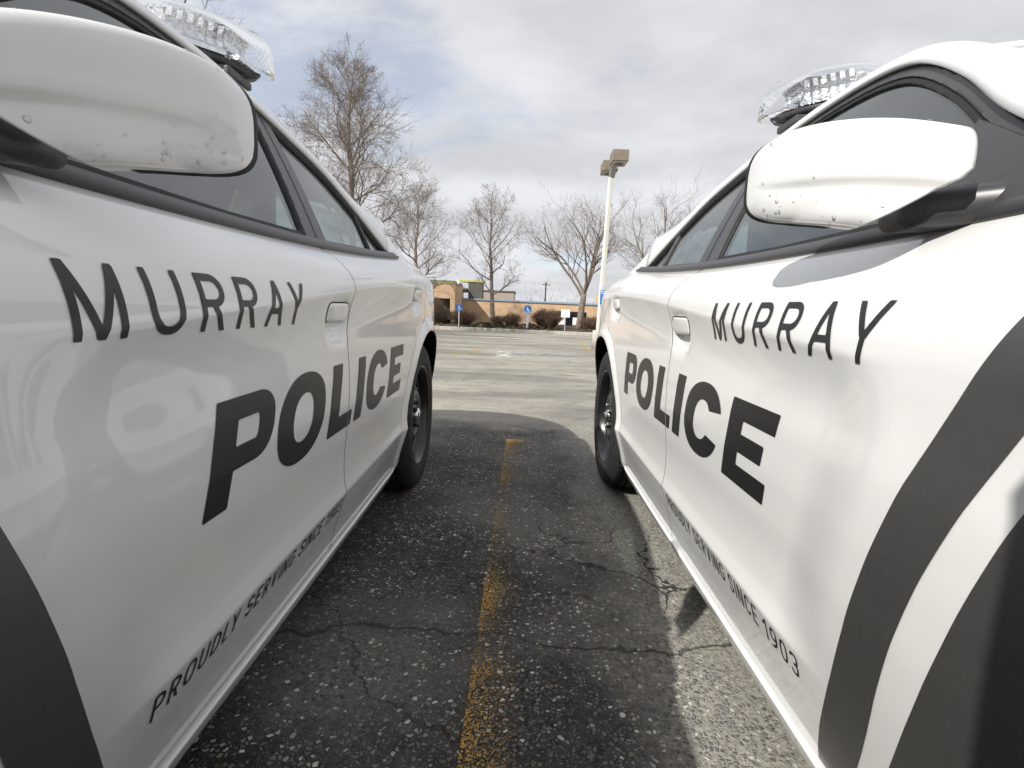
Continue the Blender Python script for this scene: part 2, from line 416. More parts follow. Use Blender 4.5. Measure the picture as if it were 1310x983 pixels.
def build_car():
    root = empty('police_car')
    # ----- side panels, both sides
    for s in (1, -1):
        us = np.arange(1.05, 2.60, .0125)
        fd = panel('front_door', s, us, lambda U, Z: mxm(mxm(f2(Z) + G - U, U - f1(Z) + G), mxm(.212 - Z, Z - zb(U))), M['paint'], root)
        us = np.arange(0.0, 1.16, .0125)
        rd = panel('rear_door', s, us, lambda U, Z: mxm(mxm(f3(Z) + G - U, U - f2(Z) + G), mxm(.212 - Z, Z - zb(U))), M['paint'], root)
        us = np.concatenate([np.arange(-.80, .50, .0125)])
        panel('rear_quarter', s, us, lambda U, Z: mxm(mxm(mxm(-.74 + G - U, U - f3(Z) + G), mxm(.200 - Z, Z - zb(U))), arch(U, Z, -.05)), M['paint'], root)
        us = np.arange(2.40, 3.75, .0125)
        panel('front_fender', s, us, lambda U, Z: mxm(mxm(mxm(f1(Z) + G - U, U - 3.62), mxm(.200 - Z, Z - zb(U))), arch(U, Z, 3.02)), M['paint'], root)
        # sill under the doors
        secs = []
        for u in np.linspace(.335, 2.60, 70):
            sec = []
            for w, z in ((-.090, .2075), (-.055, .2060), (-.0510, .2052), (-.0492, .2035), (-.0500, .2005), (-.0540, .190), (-.0600, .176), (-.0670, .162), (-.0720, .1560), (-.085, .153), (-.14, .152)):
                k = .0 if .40 < u < 2.52 else .003
                sec.append((s * (HW + w - k - .0024 * (u - 1) ** 2), u, z))
            secs.append(sec if s > 0 else sec[::-1])
        v, f = loft(secs, cap=True); mk('sill', v, f, M['paint'], root)
        # handles
        for par, hu, hz, L in ((fd, 1.208, .858, .080), (rd, .198, .922, .066)):
            secs = []
            for a in np.linspace(-1, 1, 25):
                u = hu + a * L; sec = []
                e = (1 - abs(a) ** 6) ** (1 / 6) if abs(a) < 1 else 0.02
                hh = .023 * max(e, .05); th = .010 * max(e, .05)
                for q in np.linspace(0, 2 * math.pi, 20, endpoint=False):
                    c, d = math.cos(q), math.sin(q)
                    c = math.copysign(abs(c) ** .5, c); d = math.copysign(abs(d) ** .6, d)
                    zz = hz + d * hh
                    base = .5 * float(xhalf(np.array(hu - .125), np.array(zz))) + .5 * float(xhalf(np.array(hu + .125), np.array(zz)))
                    sec.append((s * (base + c * th * .9 - .0045 - .004 * a * a), u, zz))
                secs.append(sec if s < 0 else sec[::-1])
            v, f = loft(secs, True, True); hd = mk('handle', v, f, M['paint'], par)
            Xh, Zh = np.meshgrid(np.arange(hu - L - .012, hu + L + .012, .0016), np.arange(hz - .035, hz + .036, .0016), indexing='ij')
            e_ = ell_(Xh, Zh, hu, hz, L + .0035, .0255, 5.)  # dark ring painted for the shaded gap round the handle
            if s > 0: decal('handle_gap_shade', s, Xh, Zh, mxm(e_, -e_ - .005), hd, M['rubber'], .0012)
            else: decal('handle_gap_shade', s, Xh, Zh, mxm(e_, -e_ - .005), hd, M['rubber'], .0012)
        # belt moulding
        secs = []
        for u in np.linspace(.17, 2.30, 90):
            b = float(zb(np.array(u))); x0 = float(xhalf(np.array(u), np.array(b)))
            tp = min(1, (u - .16) / .05)
            sec = [(s * (x0 - .02), u, b - .001), (s * (x0 + .001), u, b - .001), (s * (x0 + .005), u, b + .004), (s * (x0 + .0045), u, b + .010), (s * (x0 - .003), u, b + .019 * tp + .002), (s * (x0 - .010), u, b + .0235 * tp + .001), (s * (x0 - .03), u, b + .025 * tp)]
            secs.append(sec[::-1] if s < 0 else sec)
        v, f = loft(secs, cap=True); mk('belt_moulding', v, f, M['trim'], root)
        # wheel wells
        for c in (-.05, 3.02):
            mb = MB(); secs = []
            for q in np.linspace(-.40, math.pi + .40, 40):
                uu, z = c + .398 * math.cos(q), .36 + .398 * math.sin(q)
                xo = float(xhalf(np.array(uu), np.array(max(z, .2)))) - .006
                secs.append([(s * xo, uu, z), (s * (xo - .12), uu, z), (s * .58, uu, z)])
            v, f = loft(secs); mb.add(v, f)
            n = len(secs); b = len(mb.v); mb.v.append((s * .58, c, .36))
            for i in range(n - 1): mb.f.append((i * 3 + 2, (i + 1) * 3 + 2, b))
            mb.build('wheel_well', M['dark'], root)
    # ----- lettering and stripes, one of each per side
    for s in (1, -1):
        # passenger side (s=+1) reads rear to front, driver side front to rear
        def uof(x, u0): return u0 + x if s > 0 else u0 - x
        gapf = lambda U, Z: (.0032 - np.abs(U - f2(Z)))
        H = .080; z0 = .838; xs = np.arange(-.01, .60, .0024); ys = np.arange(-.004, H + .006, .0024)
        for ml in MUR:
            X, Y = np.meshgrid(np.arange(ml[1] * H - .004, (ml[1] + ml[2]) * H + .006, .0022), ys, indexing='ij'); U = uof(X, 1.486 if s > 0 else 2.021)
            decal('town_letter', s, U, z0 + Y, word_thin(X / H, Y / H, [ml], .128) * H, root, M['letter'])
        H = .172; z0 = .558; xs = np.arange(-.01, 1.40, .003); ys = np.arange(-.012, H + .014, .003)
        X, Y = np.meshgrid(xs, ys, indexing='ij'); U = uof(X, .472 if s > 0 else 1.797)
        F = bold((X - .248 * Y) / H, Y / H) * H
        decal('police_lettering', s, U, z0 + Y, mxm(F, gapf(U, z0 + Y)), root, M['letter'])
        PL, Lx = proud_letters(); H = .038; z0 = .3275; k = .765 / (Lx * H)
        ys = np.arange(-.003, H + .004, .0015); i0 = 0
        for n_ in (7, 7, 5, 4):                       # PROUDLY / SERVING / SINCE / 1903
            wd = PL[i0:i0 + n_]; i0 += n_; a_, b_ = wd[0][1] * H * k, (wd[-1][1] + wd[-1][2]) * H * k
            X, Y = np.meshgrid(np.arange(a_ - .004, b_ + .006, .0015), ys, indexing='ij'); U = uof(X, 1.172 if s > 0 else 1.902)
            decal('motto_word', s, U, z0 + Y, mxm(word_thin(X / H / k, Y / H, wd, .12) * H, gapf(U, z0 + Y)), root, M['letter'], .0014)
        # curved stripes
        za = [.20, .295, .40, .50, .61, .71, .793, .853, .908, 1.02]
        uo = [1.925, 1.963, 2.013, 2.048, 2.086, 2.128, 2.165, 2.198, 2.226, 2.275]
        zi = [.20, .296, .377, .449, .54, .597, .681, .751, .809, .90, 1.02]; ui = [2.01, 2.06, 2.094, 2.114, 2.140, 2.166, 2.198, 2.228, 2.260, 2.31, 2.38]
        z2 = [.20, .28, .364, .434, .527, .626, .70, .746, .85, 1.02]; u2 = [2.06, 2.095, 2.132, 2.162, 2.196, 2.232, 2.258, 2.276, 2.325, 2.43]
        us = np.arange(1.88, 2.62, .006)
        def zband(Z, U): return mxm(.214 - Z, Z - np.minimum(zb(U) - .02, .985))
        uo = [q + (.010 if s > 0 else -.002) for q in uo]; ui = [q + (.006 if s > 0 else -.002) for q in ui]; u2 = [q + .004 * s for q in u2]
        def outer(U, Z): return mxm(mxm(sm(Z, za, uo) - U, U - sm(Z, zi, ui)), mxm(zband(Z, U), U - f1(Z) + .003))
        def inner(U, Z): return mxm(mxm(sm(Z, z2, u2) - U, U - sm(Z, z2, u2) - .17), mxm(zband(Z, U), .0032 - np.abs(U - f1(Z))))
        U, Z = lattice(us)
        decal('curved_stripe', s, U, Z, outer(U, Z), root, M['vinyl'])
        decal('curved_stripe', s, U, Z, inner(U, Z), root, M['vinyl'])
    # ----- bumpers: nose and tail wrap right round
    def wrap(name, u0, u1, z0, z1f, mat, n=40, off=0.):
        secs = []
        for a in np.linspace(0, 1, n):
            u = u0 + (u1 - u0) * math.sin(a * math.pi / 2) ** .8 if True else 0
            zz = np.concatenate([np.linspace(z0, .62, 14), np.linspace(.64, float(z1f(u)), 14)])
            secs.append(bpt(1, np.full_like(zz, u), zz, off))
        V = []
        L = [np.array(sx) for sx in secs]; Rr = [np.array(sx) * np.array([-1, 1, 1]) for sx in secs[::-1]]
        v, f = loft([list(map(tuple, sx)) for sx in L + Rr])
        return mk(name, v, f, mat, root)
    wrap('rear_bumper', -.744, -1.079, .20, lambda u: zb(np.array(u)), M['paint'])
    wrap('front_bumper', 3.624, 4.019, .20, lambda u: zb(np.array(u)), M['paint'])
    for s in (1, -1):
        for nm, u0, u1, zz0, zz1, mt in (('tail_light', -.86, -1.07, .80, .92, M['tail']), ('headlight', 3.70, 3.97, .62, .74, M['head'])):
            secs = []
            for a in np.linspace(0, 1, 20):
                u = u0 + (u1 - u0) * math.sin(a * math.pi / 2)
                zz = np.linspace(zz0, zz1, 8); p = bpt(s, np.full_like(zz, u), zz, .006); secs.append(list(map(tuple, p if s > 0 else p[::-1])))
            v, f = loft(secs); mk(nm, v, f, mt, root)
    MB().box((0, 4.035, .48), (1.05, .03, .26), bev=.012).build('grille', M['trim'], root)
    # ----- bonnet and boot lid
    for nm, u0, u1, h in (('bonnet', 2.36, 4.015, .045), ('boot_lid', -.42, -1.075, .045)):
        secs = []
        for a in np.linspace(0, 1, 40):
            u = u0 + (u1 - u0) * (a if nm == 'bonnet' else a) ; b = float(zb(np.array(u))); x = float(xhalf(np.array(u), np.array(b)))
            row = []
            for t in np.linspace(-1, 1, 33):
                zz = b - .001 + h * (1 - abs(t) ** 2.6) * min(1, x / .7)
                if nm == 'bonnet': zz += .012 * math.exp(-((abs(t) - .45) / .12) ** 2) * min(1, x / .7)
                row.append((t * x, u, zz))
            secs.append(row if nm == 'boot_lid' else row[::-1])
        v, f = loft(secs); mk(nm, v, f, M['paint'], root)
    # ----- greenhouse
    D = [(2.215, 1.036), (2.01, 1.147), (1.857, 1.249), (1.70, 1.336), (1.577, 1.382), (1.43, 1.405), (1.24, 1.407), (1.06, 1.392), (.84, 1.352), (.63, 1.30), (.43, 1.205), (.20, 1.082)]
    Q = [(2.34, .80, 1.012), (2.09, .735, 1.140), (1.92, .69, 1.240), (1.750, .648, 1.334), (1.605, .618, 1.398), (1.435, .602, 1.428), (1.22, .598, 1.434), (1.03, .598, 1.419), (.79, .602, 1.385), (.55, .612, 1.334), (.29, .632, 1.252), (-.32, .665, 1.120)]
    Cn = [(2.60, 1.02), (2.22, 1.195), (1.99, 1.305), (1.80, 1.392), (1.65, 1.450), (1.44, 1.482), (1.2, 1.492), (1.0, 1.486), (.74, 1.46), (.46, 1.415), (.15, 1.34), (-.50, 1.150)]
    NS = 78
    Ds, Qs, Cs = catmull(D, NS), catmull(Q, NS), catmull(Cn, NS)
    def wpl(z): return -.107 - .534 * (z - 1.03) + .010 * (1 - ((z - 1.21) / .2) ** 2)
    def gl(s, u, z, off=0.): return np.stack([s * (HW + wpl(z) + off), u, z], -1)
    ex = [(.02, 1.085), (-.45, 1.09)]
    sec_side = []; sec_top = []
    cen = np.array([1.2, 1.15])
    for i in range(NS):
        p0 = np.array([HW + wpl(Ds[i, 1]), Ds[i, 0], Ds[i, 1]]); q = np.array([Qs[i, 1], Qs[i, 0], Qs[i, 2]]); c = np.array([0, Cs[i, 0], Cs[i, 1]])
        a, b = Ds[max(i - 1, 0)], Ds[min(i + 1, NS - 1)]; tn = (b - a) / np.linalg.norm(b - a); nr = np.array([-tn[1], tn[0]])
        if nr @ (Ds[i] - cen) < 0: nr = -nr
        L = np.linalg.norm(q - p0)
        ctl = p0 + np.array([-.534 * nr[1] * .55, nr[0], nr[1]]) * L * .62
        side = [(1 - t) ** 2 * p0 + 2 * t * (1 - t) * ctl + t * t * q for t in np.linspace(0, 1, 9)]
        tq = (side[-1] - side[-2]); tq = tq / np.linalg.norm(tq)
        ctl2 = np.array([q[0] * .45, c[1], c[2] + .0]); ctl1 = q + tq * .06
        top = [(1 - t) ** 3 * q + 3 * t * (1 - t) ** 2 * ctl1 + 3 * t * t * (1 - t) * ctl2 + t ** 3 * c for t in np.linspace(0, 1, 15)]
        sec_side.append(side); sec_top.append(top)
    iw = int(round(4 / 11 * (NS - 1))); ir = int(round(10 / 11 * (NS - 1)))
    mir = np.array([-1, 1, 1])
    # roof with both rails: full section mirrored, faces of the glass zones left to the panes
    full = [[p * mir for p in sd] + [p * mir for p in tp[1:]] + [p for p in tp[:-1][::-1]] + [p for p in sd[::-1][1:]] for sd, tp in zip(sec_side, sec_top)]
    v, f = loft([list(map(tuple, r)) for r in full]); n = len(full[0]); ns = 9
    keep = []; kw = []; kr = []
    fi = 0
    for i in range(NS - 1):
        for k in range(n - 1):
            top_ = (ns - 1) <= k < n - ns
            if top_ and i < iw: kw.append(f[fi])
            elif top_ and i >= ir: kr.append(f[fi])
            else: keep.append(f[fi])
            fi += 1
    def sub(name, faces, mat, flip=False):
        ids = sorted({i for q in faces for i in q}); mp = {a: b for b, a in enumerate(ids)}
        return mk(name, [v[i] for i in ids], [tuple(mp[i] for i in (q[::-1] if flip else q)) for q in faces], mat, root)
    roof = sub('roof', keep, M['paint']); sol = roof.modifiers.new('thick', 'SOLIDIFY'); sol.thickness = .012; sol.offset = -1
    sub('windscreen', kw, M['wind']); sub('rear_window', kr, M['wind'])
    # C pillar foot from the rail down to the quarter
    for s in (1, -1):
        secs = []
        for t in np.linspace(0, 1, 24):
            u = .26 + (-.62 - .26) * t
            q = np.array([.577 + .06 * t, .30 - .95 * t, 1.385 - .235 * t - .03 * t * t])
            b = float(zb(np.array(u))); p = np.array([float(xhalf(np.array(u), np.array(b))) - .004, u, b - .004])
            # top follows the last part of the side sections
            j = int(np.clip(10 / 11 * (NS - 1) + t * (NS - 1) / 11, 0, NS - 1))
            top = np.array(sec_side[j][0]) if t < .999 else np.array(sec_side[j][0])
            secs.append((p, top))
        rows = []
        sA = sec_side[-1]                                   # last side section: from the DLO tip to the rail end
        for k, pt in enumerate(sA):
            u = pt[1]; b = float(zb(np.array(u))); base = np.array([float(xhalf(np.array(u), np.array(b))) - .003, u, b - .003])
            row = []
            for t in np.linspace(0, 1, 8):
                mid = np.array([max(pt[0], base[0] - .06), u, (pt[2] + base[2]) / 2 - .012])
                row.append((1 - t) ** 2 * pt + 2 * t * (1 - t) * mid + t * t * base)
            rows.append([(s * p[0], p[1], p[2]) for p in row])
        if s < 0: rows = [r[::-1] for r in rows]
        vv, ff = loft(rows); mk('rear_pillar', vv, ff, M['paint'], root)
    # side glass and black surrounds
    Dp = [tuple(p) for p in catmull(D, 60)]
    bot = [(u, float(zb(np.array(u))) + .004) for u in (.14, .5, 1.0, 1.5, 2.0, 2.24)]
    dlo = Dp + bot
    us = np.arange(.10, 2.28, .009); zs = np.arange(1.0, 1.425, .006)
    U, Z = np.meshgrid(us, zs, indexing='ij'); d = polysdf(dlo, U, Z)
    mold = zb(U) + .020 - Z
    fg = mxm(mxm(d + .030, mold), mxm((1.140 - .24 * (Z - 1.04)) - U, U - 2.045 + .1 * (Z - 1.03)))
    rg = mxm(mxm(d + .024, mold), mxm((.485 - .12 * (Z - 1.05)) - U, U - (.965 - .10 * (Z - 1.04))))
    qg = mxm(mxm(d + .022, mold), U - (.450 - .12 * (Z - 1.05)))
    dsoft = d
    for s in (1, -1):
        def plate(name, F, mat, off, inner=0.):
            P, Fc = clip_lattice(U, Z, F); V = list(map(tuple, gl(s, P[:, 0], P[:, 1], off)))
            if s < 0: Fc = [q[::-1] for q in Fc]
            if inner:
                ec = {}
                for q in Fc:
                    for k in range(len(q)):
                        a, b = q[k], q[(k + 1) % len(q)]; key = (min(a, b), max(a, b)); ec[key] = None if key in ec else (a, b)
                nv = {}
                for e in [e for e in ec.values() if e]:
                    for a in e:
                        if a not in nv: p = V[a]; nv[a] = len(V); V.append((p[0] - s * inner, p[1], p[2]))
                    Fc.append((e[1], e[0], nv[e[0]], nv[e[1]]))
            return mk(name, V, Fc, mat, root)
        frame = mxm(d, -mn(mn(fg, rg), qg))
        # the frame of the doors: outer gloss band and inner rubber run
        o = plate('window_frame', mxm(d, -mn(mn(fg, rg), qg) + .012), M['trim'], .0, .02)
        o = plate('window_seal', mxm(mn(mn(fg, rg), qg) - .012, -mn(mn(fg, rg), qg)), M['rubber'], -.004, .02)
        plate('front_window', fg - .004, M['glass'], -.010)
        plate('rear_door_window', rg - .004, M['glass'], -.010)
        plate('quarter_window', qg - .004, M['glass'], -.010)
        # thin shut line down the middle pillar
        mb = MB(); gv = []
        for z in np.linspace(float(zb(np.array(1.05))) + .026, 1.372, 24):
            u = 1.052 - .16 * (z - 1.04)
            for du in (-.0024, .0024): gv.append(tuple(gl(s, np.array(u + du), np.array(z), .0016)))
        mb.add(gv, [((2 * k, 2 * k + 1, 2 * k + 3, 2 * k + 2) if s < 0 else (2 * k, 2 * k + 2, 2 * k + 3, 2 * k + 1)) for k in range(23)]); mb.build('pillar_gap', M['dark'], root)
    # ----- cabin
    mb = MB(); mb.box((0, 1.2, .30), (1.60, 3.0, .04)); mb.box((.84, 1.0, .62), (.04, 2.6, .66)); mb.box((-.84, 1.0, .62), (.04, 2.6, .66))
    mb.box((0, -.42, .70), (1.5, .04, .8)); mb.box((0, 2.45, .62), (1.6, .04, .66)); mb.build('cabin_tub', M['cabin'], root)
    mb = MB(); mb.box((0, 2.15, .90), (1.56, .50, .17), bev=.05); mb.box((-.38, 1.93, .96), (.42, .2, .1), bev=.04); mb.build('dashboard', M['cabin'], root)
    mb = MB(); pts = [(-.38 + .185 * math.cos(a), 1.74 + .07 * math.sin(a), .93 + .17 * math.sin(a)) for a in np.linspace(0, 2 * math.pi, 33)]
    mb.tube(pts, .016, 10, False); mb.box((-.38, 1.75, .93), (.33, .03, .06), bev=.012); mb.build('steering_wheel', M['trim'], root, True)
    for sx in (.38, -.38):
        mb = MB(); mb.box((sx, 1.25, .50), (.52, .54, .20), bev=.07); mb.box((sx, .96, .80), (.50, .16, .62), Matrix.Rotation(R(14), 3, 'X'), .06); mb.box((sx, .86, 1.17), (.27, .10, .17), Matrix.Rotation(R(10), 3, 'X'), .04)
        mb.build('front_seat', M['fabric'], root, True)
    mb = MB(); mb.box((0, .28, .52), (1.42, .50, .22), bev=.07); mb.box((0, -.06, .84), (1.42, .16, .56), Matrix.Rotation(R(22), 3, 'X'), .06); mb.build('rear_seat', M['fabric'], root, True)
    mb = MB(); mb.box((0, .80, 1.16), (1.24, .02, .46), bev=.004)
    mb.build('partition', M['cabin'], root)
    MB().box((-.735, 1.245, 1.085), (.010, .080, .070), Matrix.Rotation(R(-14), 3, 'Y') @ Matrix.Rotation(R(8), 3, 'X'), .003).build('belt_tag', M['card'], root)
    # inner shell behind the panel gaps
    for s in (1, -1):
        secs = []
        for u in np.linspace(.42, 2.52, 40):
            zz = np.linspace(.20, .98, 14); p = bpt(s, np.full_like(zz, u), zz, -.042); secs.append(list(map(tuple, p if s < 0 else p[::-1])))
        v2, f2_ = loft(secs); mk('inner_shell', v2, f2_, M['dark'], root)
    MB().box((0, 1.5, .185), (1.50, 4.6, .05), bev=.02).build('underbody', M['dark'], root)
    # ----- wheels
    for c in (-.02, 3.04):
        for s in (1, -1):
            wheel(root, s, c)
    # ----- mirrors
    for s in (1, -1): mirror(root, s)
    lightbar(root)
    return root

def wheel(root, s, u):
    xo = HW - .012
    hub = empty('wheel', (s * xo, u, .357)); hub.parent = root
    rt, w = .357, .228
    prof = [(.232, -.004), (.245, .004), (.262, .006), (.290, .008), (.315, .004), (.332, -.006), (.345, -.020), (.352, -.032), (.3555, -.05), (.357, -w / 2), (.3555, -w + .05), (.350, -w + .025), (.33, -w), (.24, -w)]
    mb = MB(); mb.lathe([(r, s * h) for r, h in prof], 72, 'x'); t = mb.build('tyre', M['tyre'], hub, True)
    # tread grooves: rings and cross cuts
    mb = MB()
    for h in (-.055, -.088, -.140, -.172):
        mb.lathe([(.3574, s * (h - .004)), (.3582, s * h), (.3574, s * (h + .004))], 72, 'x')
    for k in range(72):
        a = 2 * math.pi * k / 72; cs, sn = math.cos(a), math.sin(a)
        for (h0, h1) in ((-.030, -.052), (-.176, -.198)):
            p = []
            for h in (h0, h1):
                for da in (-.007, .007):
                    rr = .3566 if h in (h0,) and h > -.1 or h == h1 and h < -.1 else .3585
                    rr = .3585 if abs(h) > .04 and abs(h) < .19 else .3545
                    p.append((s * h, rr * math.cos(a + da), rr * math.sin(a + da)))
            mb.add(p, [(0, 1, 3, 2)])
    mb.build('tread_groove', M['dark'], t)
    prof = [(.2285, -.200), (.212, -.19), (.200, -.12), (.205, -.060), (.214, -.030), (.222, -.014), (.229, -.004), (.2355, .001), (.2365, -.004), (.232, -.012)]
    mb = MB(); mb.lathe([(r, s * h) for r, h in prof], 64, 'x'); mb.build('rim', M['steel'], hub, True)
    # disc with ten slots: radial bars between an inner dish and an outer ring
    mb = MB(); mb.lathe([(.030, s * -.030), (.062, s * -.030), (.075, s * -.034), (.092, s * -.026), (.110, s * -.024), (.124, s * -.032), (.128, s * -.05)], 60, 'x')
    mb.lathe([(.172, s * -.060), (.176, s * -.042), (.190, s * -.040), (.203, s * -.055), (.204, s * -.075)], 60, 'x')
    for k in range(10):
        a0 = 2 * math.pi * k / 10; secs = []
        for r, h in ((.118, -.028), (.135, -.036), (.155, -.043), (.178, -.043)):
            hw = .165 if r < .13 else .13
            if r > .17: hw = .17
            secs.append([(s * h, r * math.cos(a0 + q * hw), r * math.sin(a0 + q * hw)) for q in (-1, -.5, 0, .5, 1)])
        secs = [[(p[0] - s * .012 * abs(abs(i - 2) / 2) ** 2, p[1], p[2]) for i, p in enumerate(sec)] for sec in secs]
        v, f = loft(secs); mb.add(v, f)
    mb.build('wheel_disc', M['steel'], hub, True)
    MB().lathe([(.001, s * -.006), (.020, s * -.007), (.030, s * -.012), (.034, s * -.020), (.034, s * -.034)], 32, 'x').build('hub_cap', M['chrome'], hub, True)
    for k in range(5):
        mb = MB(); a = 2 * math.pi * (k + .5) / 5; mb.lathe([(.0005, s * -.010), (.009, s * -.010), (.011, s * -.014), (.011, s * -.034)], 6, 'x', (0, .057 * math.cos(a), .057 * math.sin(a)))
        mb.build('wheel_nut', M['trim'], hub)
    mb = MB(); mb.lathe([(.02, s * -.08), (.165, s * -.08), (.168, s * -.09)], 40, 'x'); mb.build('brake_disc', M['dark'], hub)

def drops(par, s, G, n):
    """water beads on the front of the shell"""
    r = random.Random(4 + int(s)); mb = MB(); m, k = G.shape[:2]
    for q in range(n):
        i = r.randrange(3, m - 3); hi = r.random() < .25
        a = r.uniform(.6, 1.3) if hi else -abs(r.gauss(.62, .35)); j = int(a / (2 * math.pi) * k) % k
        if s < 0: j = k - 1 - j
        p = Vector(G[i, j]); e1 = Vector(G[i + 1, j] - G[i - 1, j]); e2 = Vector(G[i, (j + 1) % k] - G[i, j - 1])
        nr = e1.cross(e2).normalized(); cen = Vector(G[i].mean(0))
        if nr.dot(p - cen) < 0: nr = -nr
        t1 = e1.normalized(); t2 = nr.cross(t1); rad = r.uniform(.0008, .0024) * (1.3 if r.random() < .2 else 1)
        vs = []; fs = []
        for ring in range(4):
            b = ring / 3.3 * math.pi / 2
            for c in range(10):
                g = 2 * math.pi * c / 10; vs.append(p + (t1 * math.cos(g) + t2 * math.sin(g) * 1.15) * rad * math.cos(b) + nr * (rad * .62 * math.sin(b) - .0001))
        for ring in range(3):
            for c in range(10): fs.append((ring * 10 + c, ring * 10 + (c + 1) % 10, (ring + 1) * 10 + (c + 1) % 10, (ring + 1) * 10 + c))
        fs.append(tuple(30 + c for c in range(10))); mb.add(vs, fs)
    o = mb.build('water_drops', M['water'], par, True); o['kind'] = 'stuff'

def mirror(root, s):
    """painted shell on a black foot; t runs from the inner end to the tip"""
    secs = []; NT = 48
    for t in np.concatenate([np.linspace(0, .8, 28), np.linspace(.815, 1, 24)]):
        w = -.057 + .136 * t
        uc = 1.962 - 1.20 * (w + .0) - 5.2 * max(w + .03, 0) ** 2 - .004
        e = (1 - t ** 9) ** (1 / 2.2) if t < 1 else 0.0
        e2 = max(e, .02)
        zlo = 1.020 + .19 * w + .35 * w * w; zhi = 1.148 + .42 * w - 2.2 * w * w
        zc, hz = (zlo + zhi) / 2 - .004 * (1 - e2), (zhi - zlo) / 2
        hz *= e2 ** .62; dep = .060 * e2 ** .55
        sec = []
        for q in np.linspace(0, 2 * math.pi, 160, endpoint=False):
            c, d = math.cos(q), math.sin(q)
            cc = math.copysign(abs(c) ** .62, c); dd = math.copysign(abs(d) ** .52, d)
            du = cc * dep if c > 0 else cc * dep * .3
            zz = zc + dd * hz
            k = zlo + .40 * (zhi - zlo)
            if c > 0: du += (-.012 * float(sstep(-.20 - dd, -.01, .17)) + .002 * math.exp(-((dd + .16) / .10) ** 2)) * min(1., abs(c) * 3) * e2
            zr = (zz - zlo) / (zhi - zlo)
            ww = w + max(0., 1 - t / .75) * .062 * float(np.clip(1 - zr / .46, 0, 1))
            sec.append((s * (HW + ww), uc + du - (ww - w) * .9, zz))
        secs.append(sec if s > 0 else sec[::-1])
    v, f = loft(secs, True, False); n = len(secs[0]); a0 = np.array(secs[0])
    v.append((s * (HW + .004), a0[:, 1].min() + .012, a0[:, 2].mean())); c0 = len(v) - 1
    f += [(c0, (k + 1) % n, k) for k in range(n)]; f.append(tuple((len(secs) - 1) * n + k for k in range(n)))
    sh = mk('mirror_shell', v, f, M['shell'], root)
    # black rear rim
    secs2 = []
    for sec in secs[9:]:
        a = np.array(sec); cen = a.mean(0); lo = a[:, 1].min()
        r = []
        for p in a:
            q = cen + (p - cen) * np.array([1.0, .55, 1.006]); q[1] = min(q[1], cen[1] - .004, p[1] - .004) - .005; r.append(tuple(q))
        secs2.append(r)
    v, f = loft(secs2, True, True); mk('mirror_rim', v, f, M['rubber'], root)
    drops(sh, s, np.array(secs), 34)
    # foot and sail
    secs = []
    for t in np.linspace(0, 1, 14):
        x = HW - .175 + .128 * t; u = 2.078 - .090 * t; hz = .023 + .008 * (1 - t); hu = .042 + .03 * (1 - t); zc = 1.036 - .005 * t
        secs.append([(s * x, u + hu * math.copysign(abs(math.cos(q)) ** .7, math.cos(q)), zc + hz * math.copysign(abs(math.sin(q)) ** .7, math.sin(q))) for q in np.linspace(0, 2 * math.pi, 24, endpoint=False)][::(1 if s > 0 else -1)])
    v, f = loft(secs, True, True); mk('mirror_foot', v, f, M['trim'], root)
    mb = MB(); x0 = HW - .107
    def px(z): return s * (HW - .107 - .534 * (z - 1.03) + .010)
    tri = [(1.985, 1.026), (2.235, 1.020), (2.075, 1.098), (1.942, 1.166)]
    mb.add([(px(z) + s * .004, u, z) for u, z in tri] + [(px(z) - s * .01, u, z) for u, z in tri], [(0, 1, 2, 3) if s < 0 else (3, 2, 1, 0), (4, 5, 6, 7), (0, 1, 5, 4), (1, 2, 6, 5), (2, 3, 7, 6), (3, 0, 4, 7)])
    mb.build('mirror_sail', M['trim'], root)

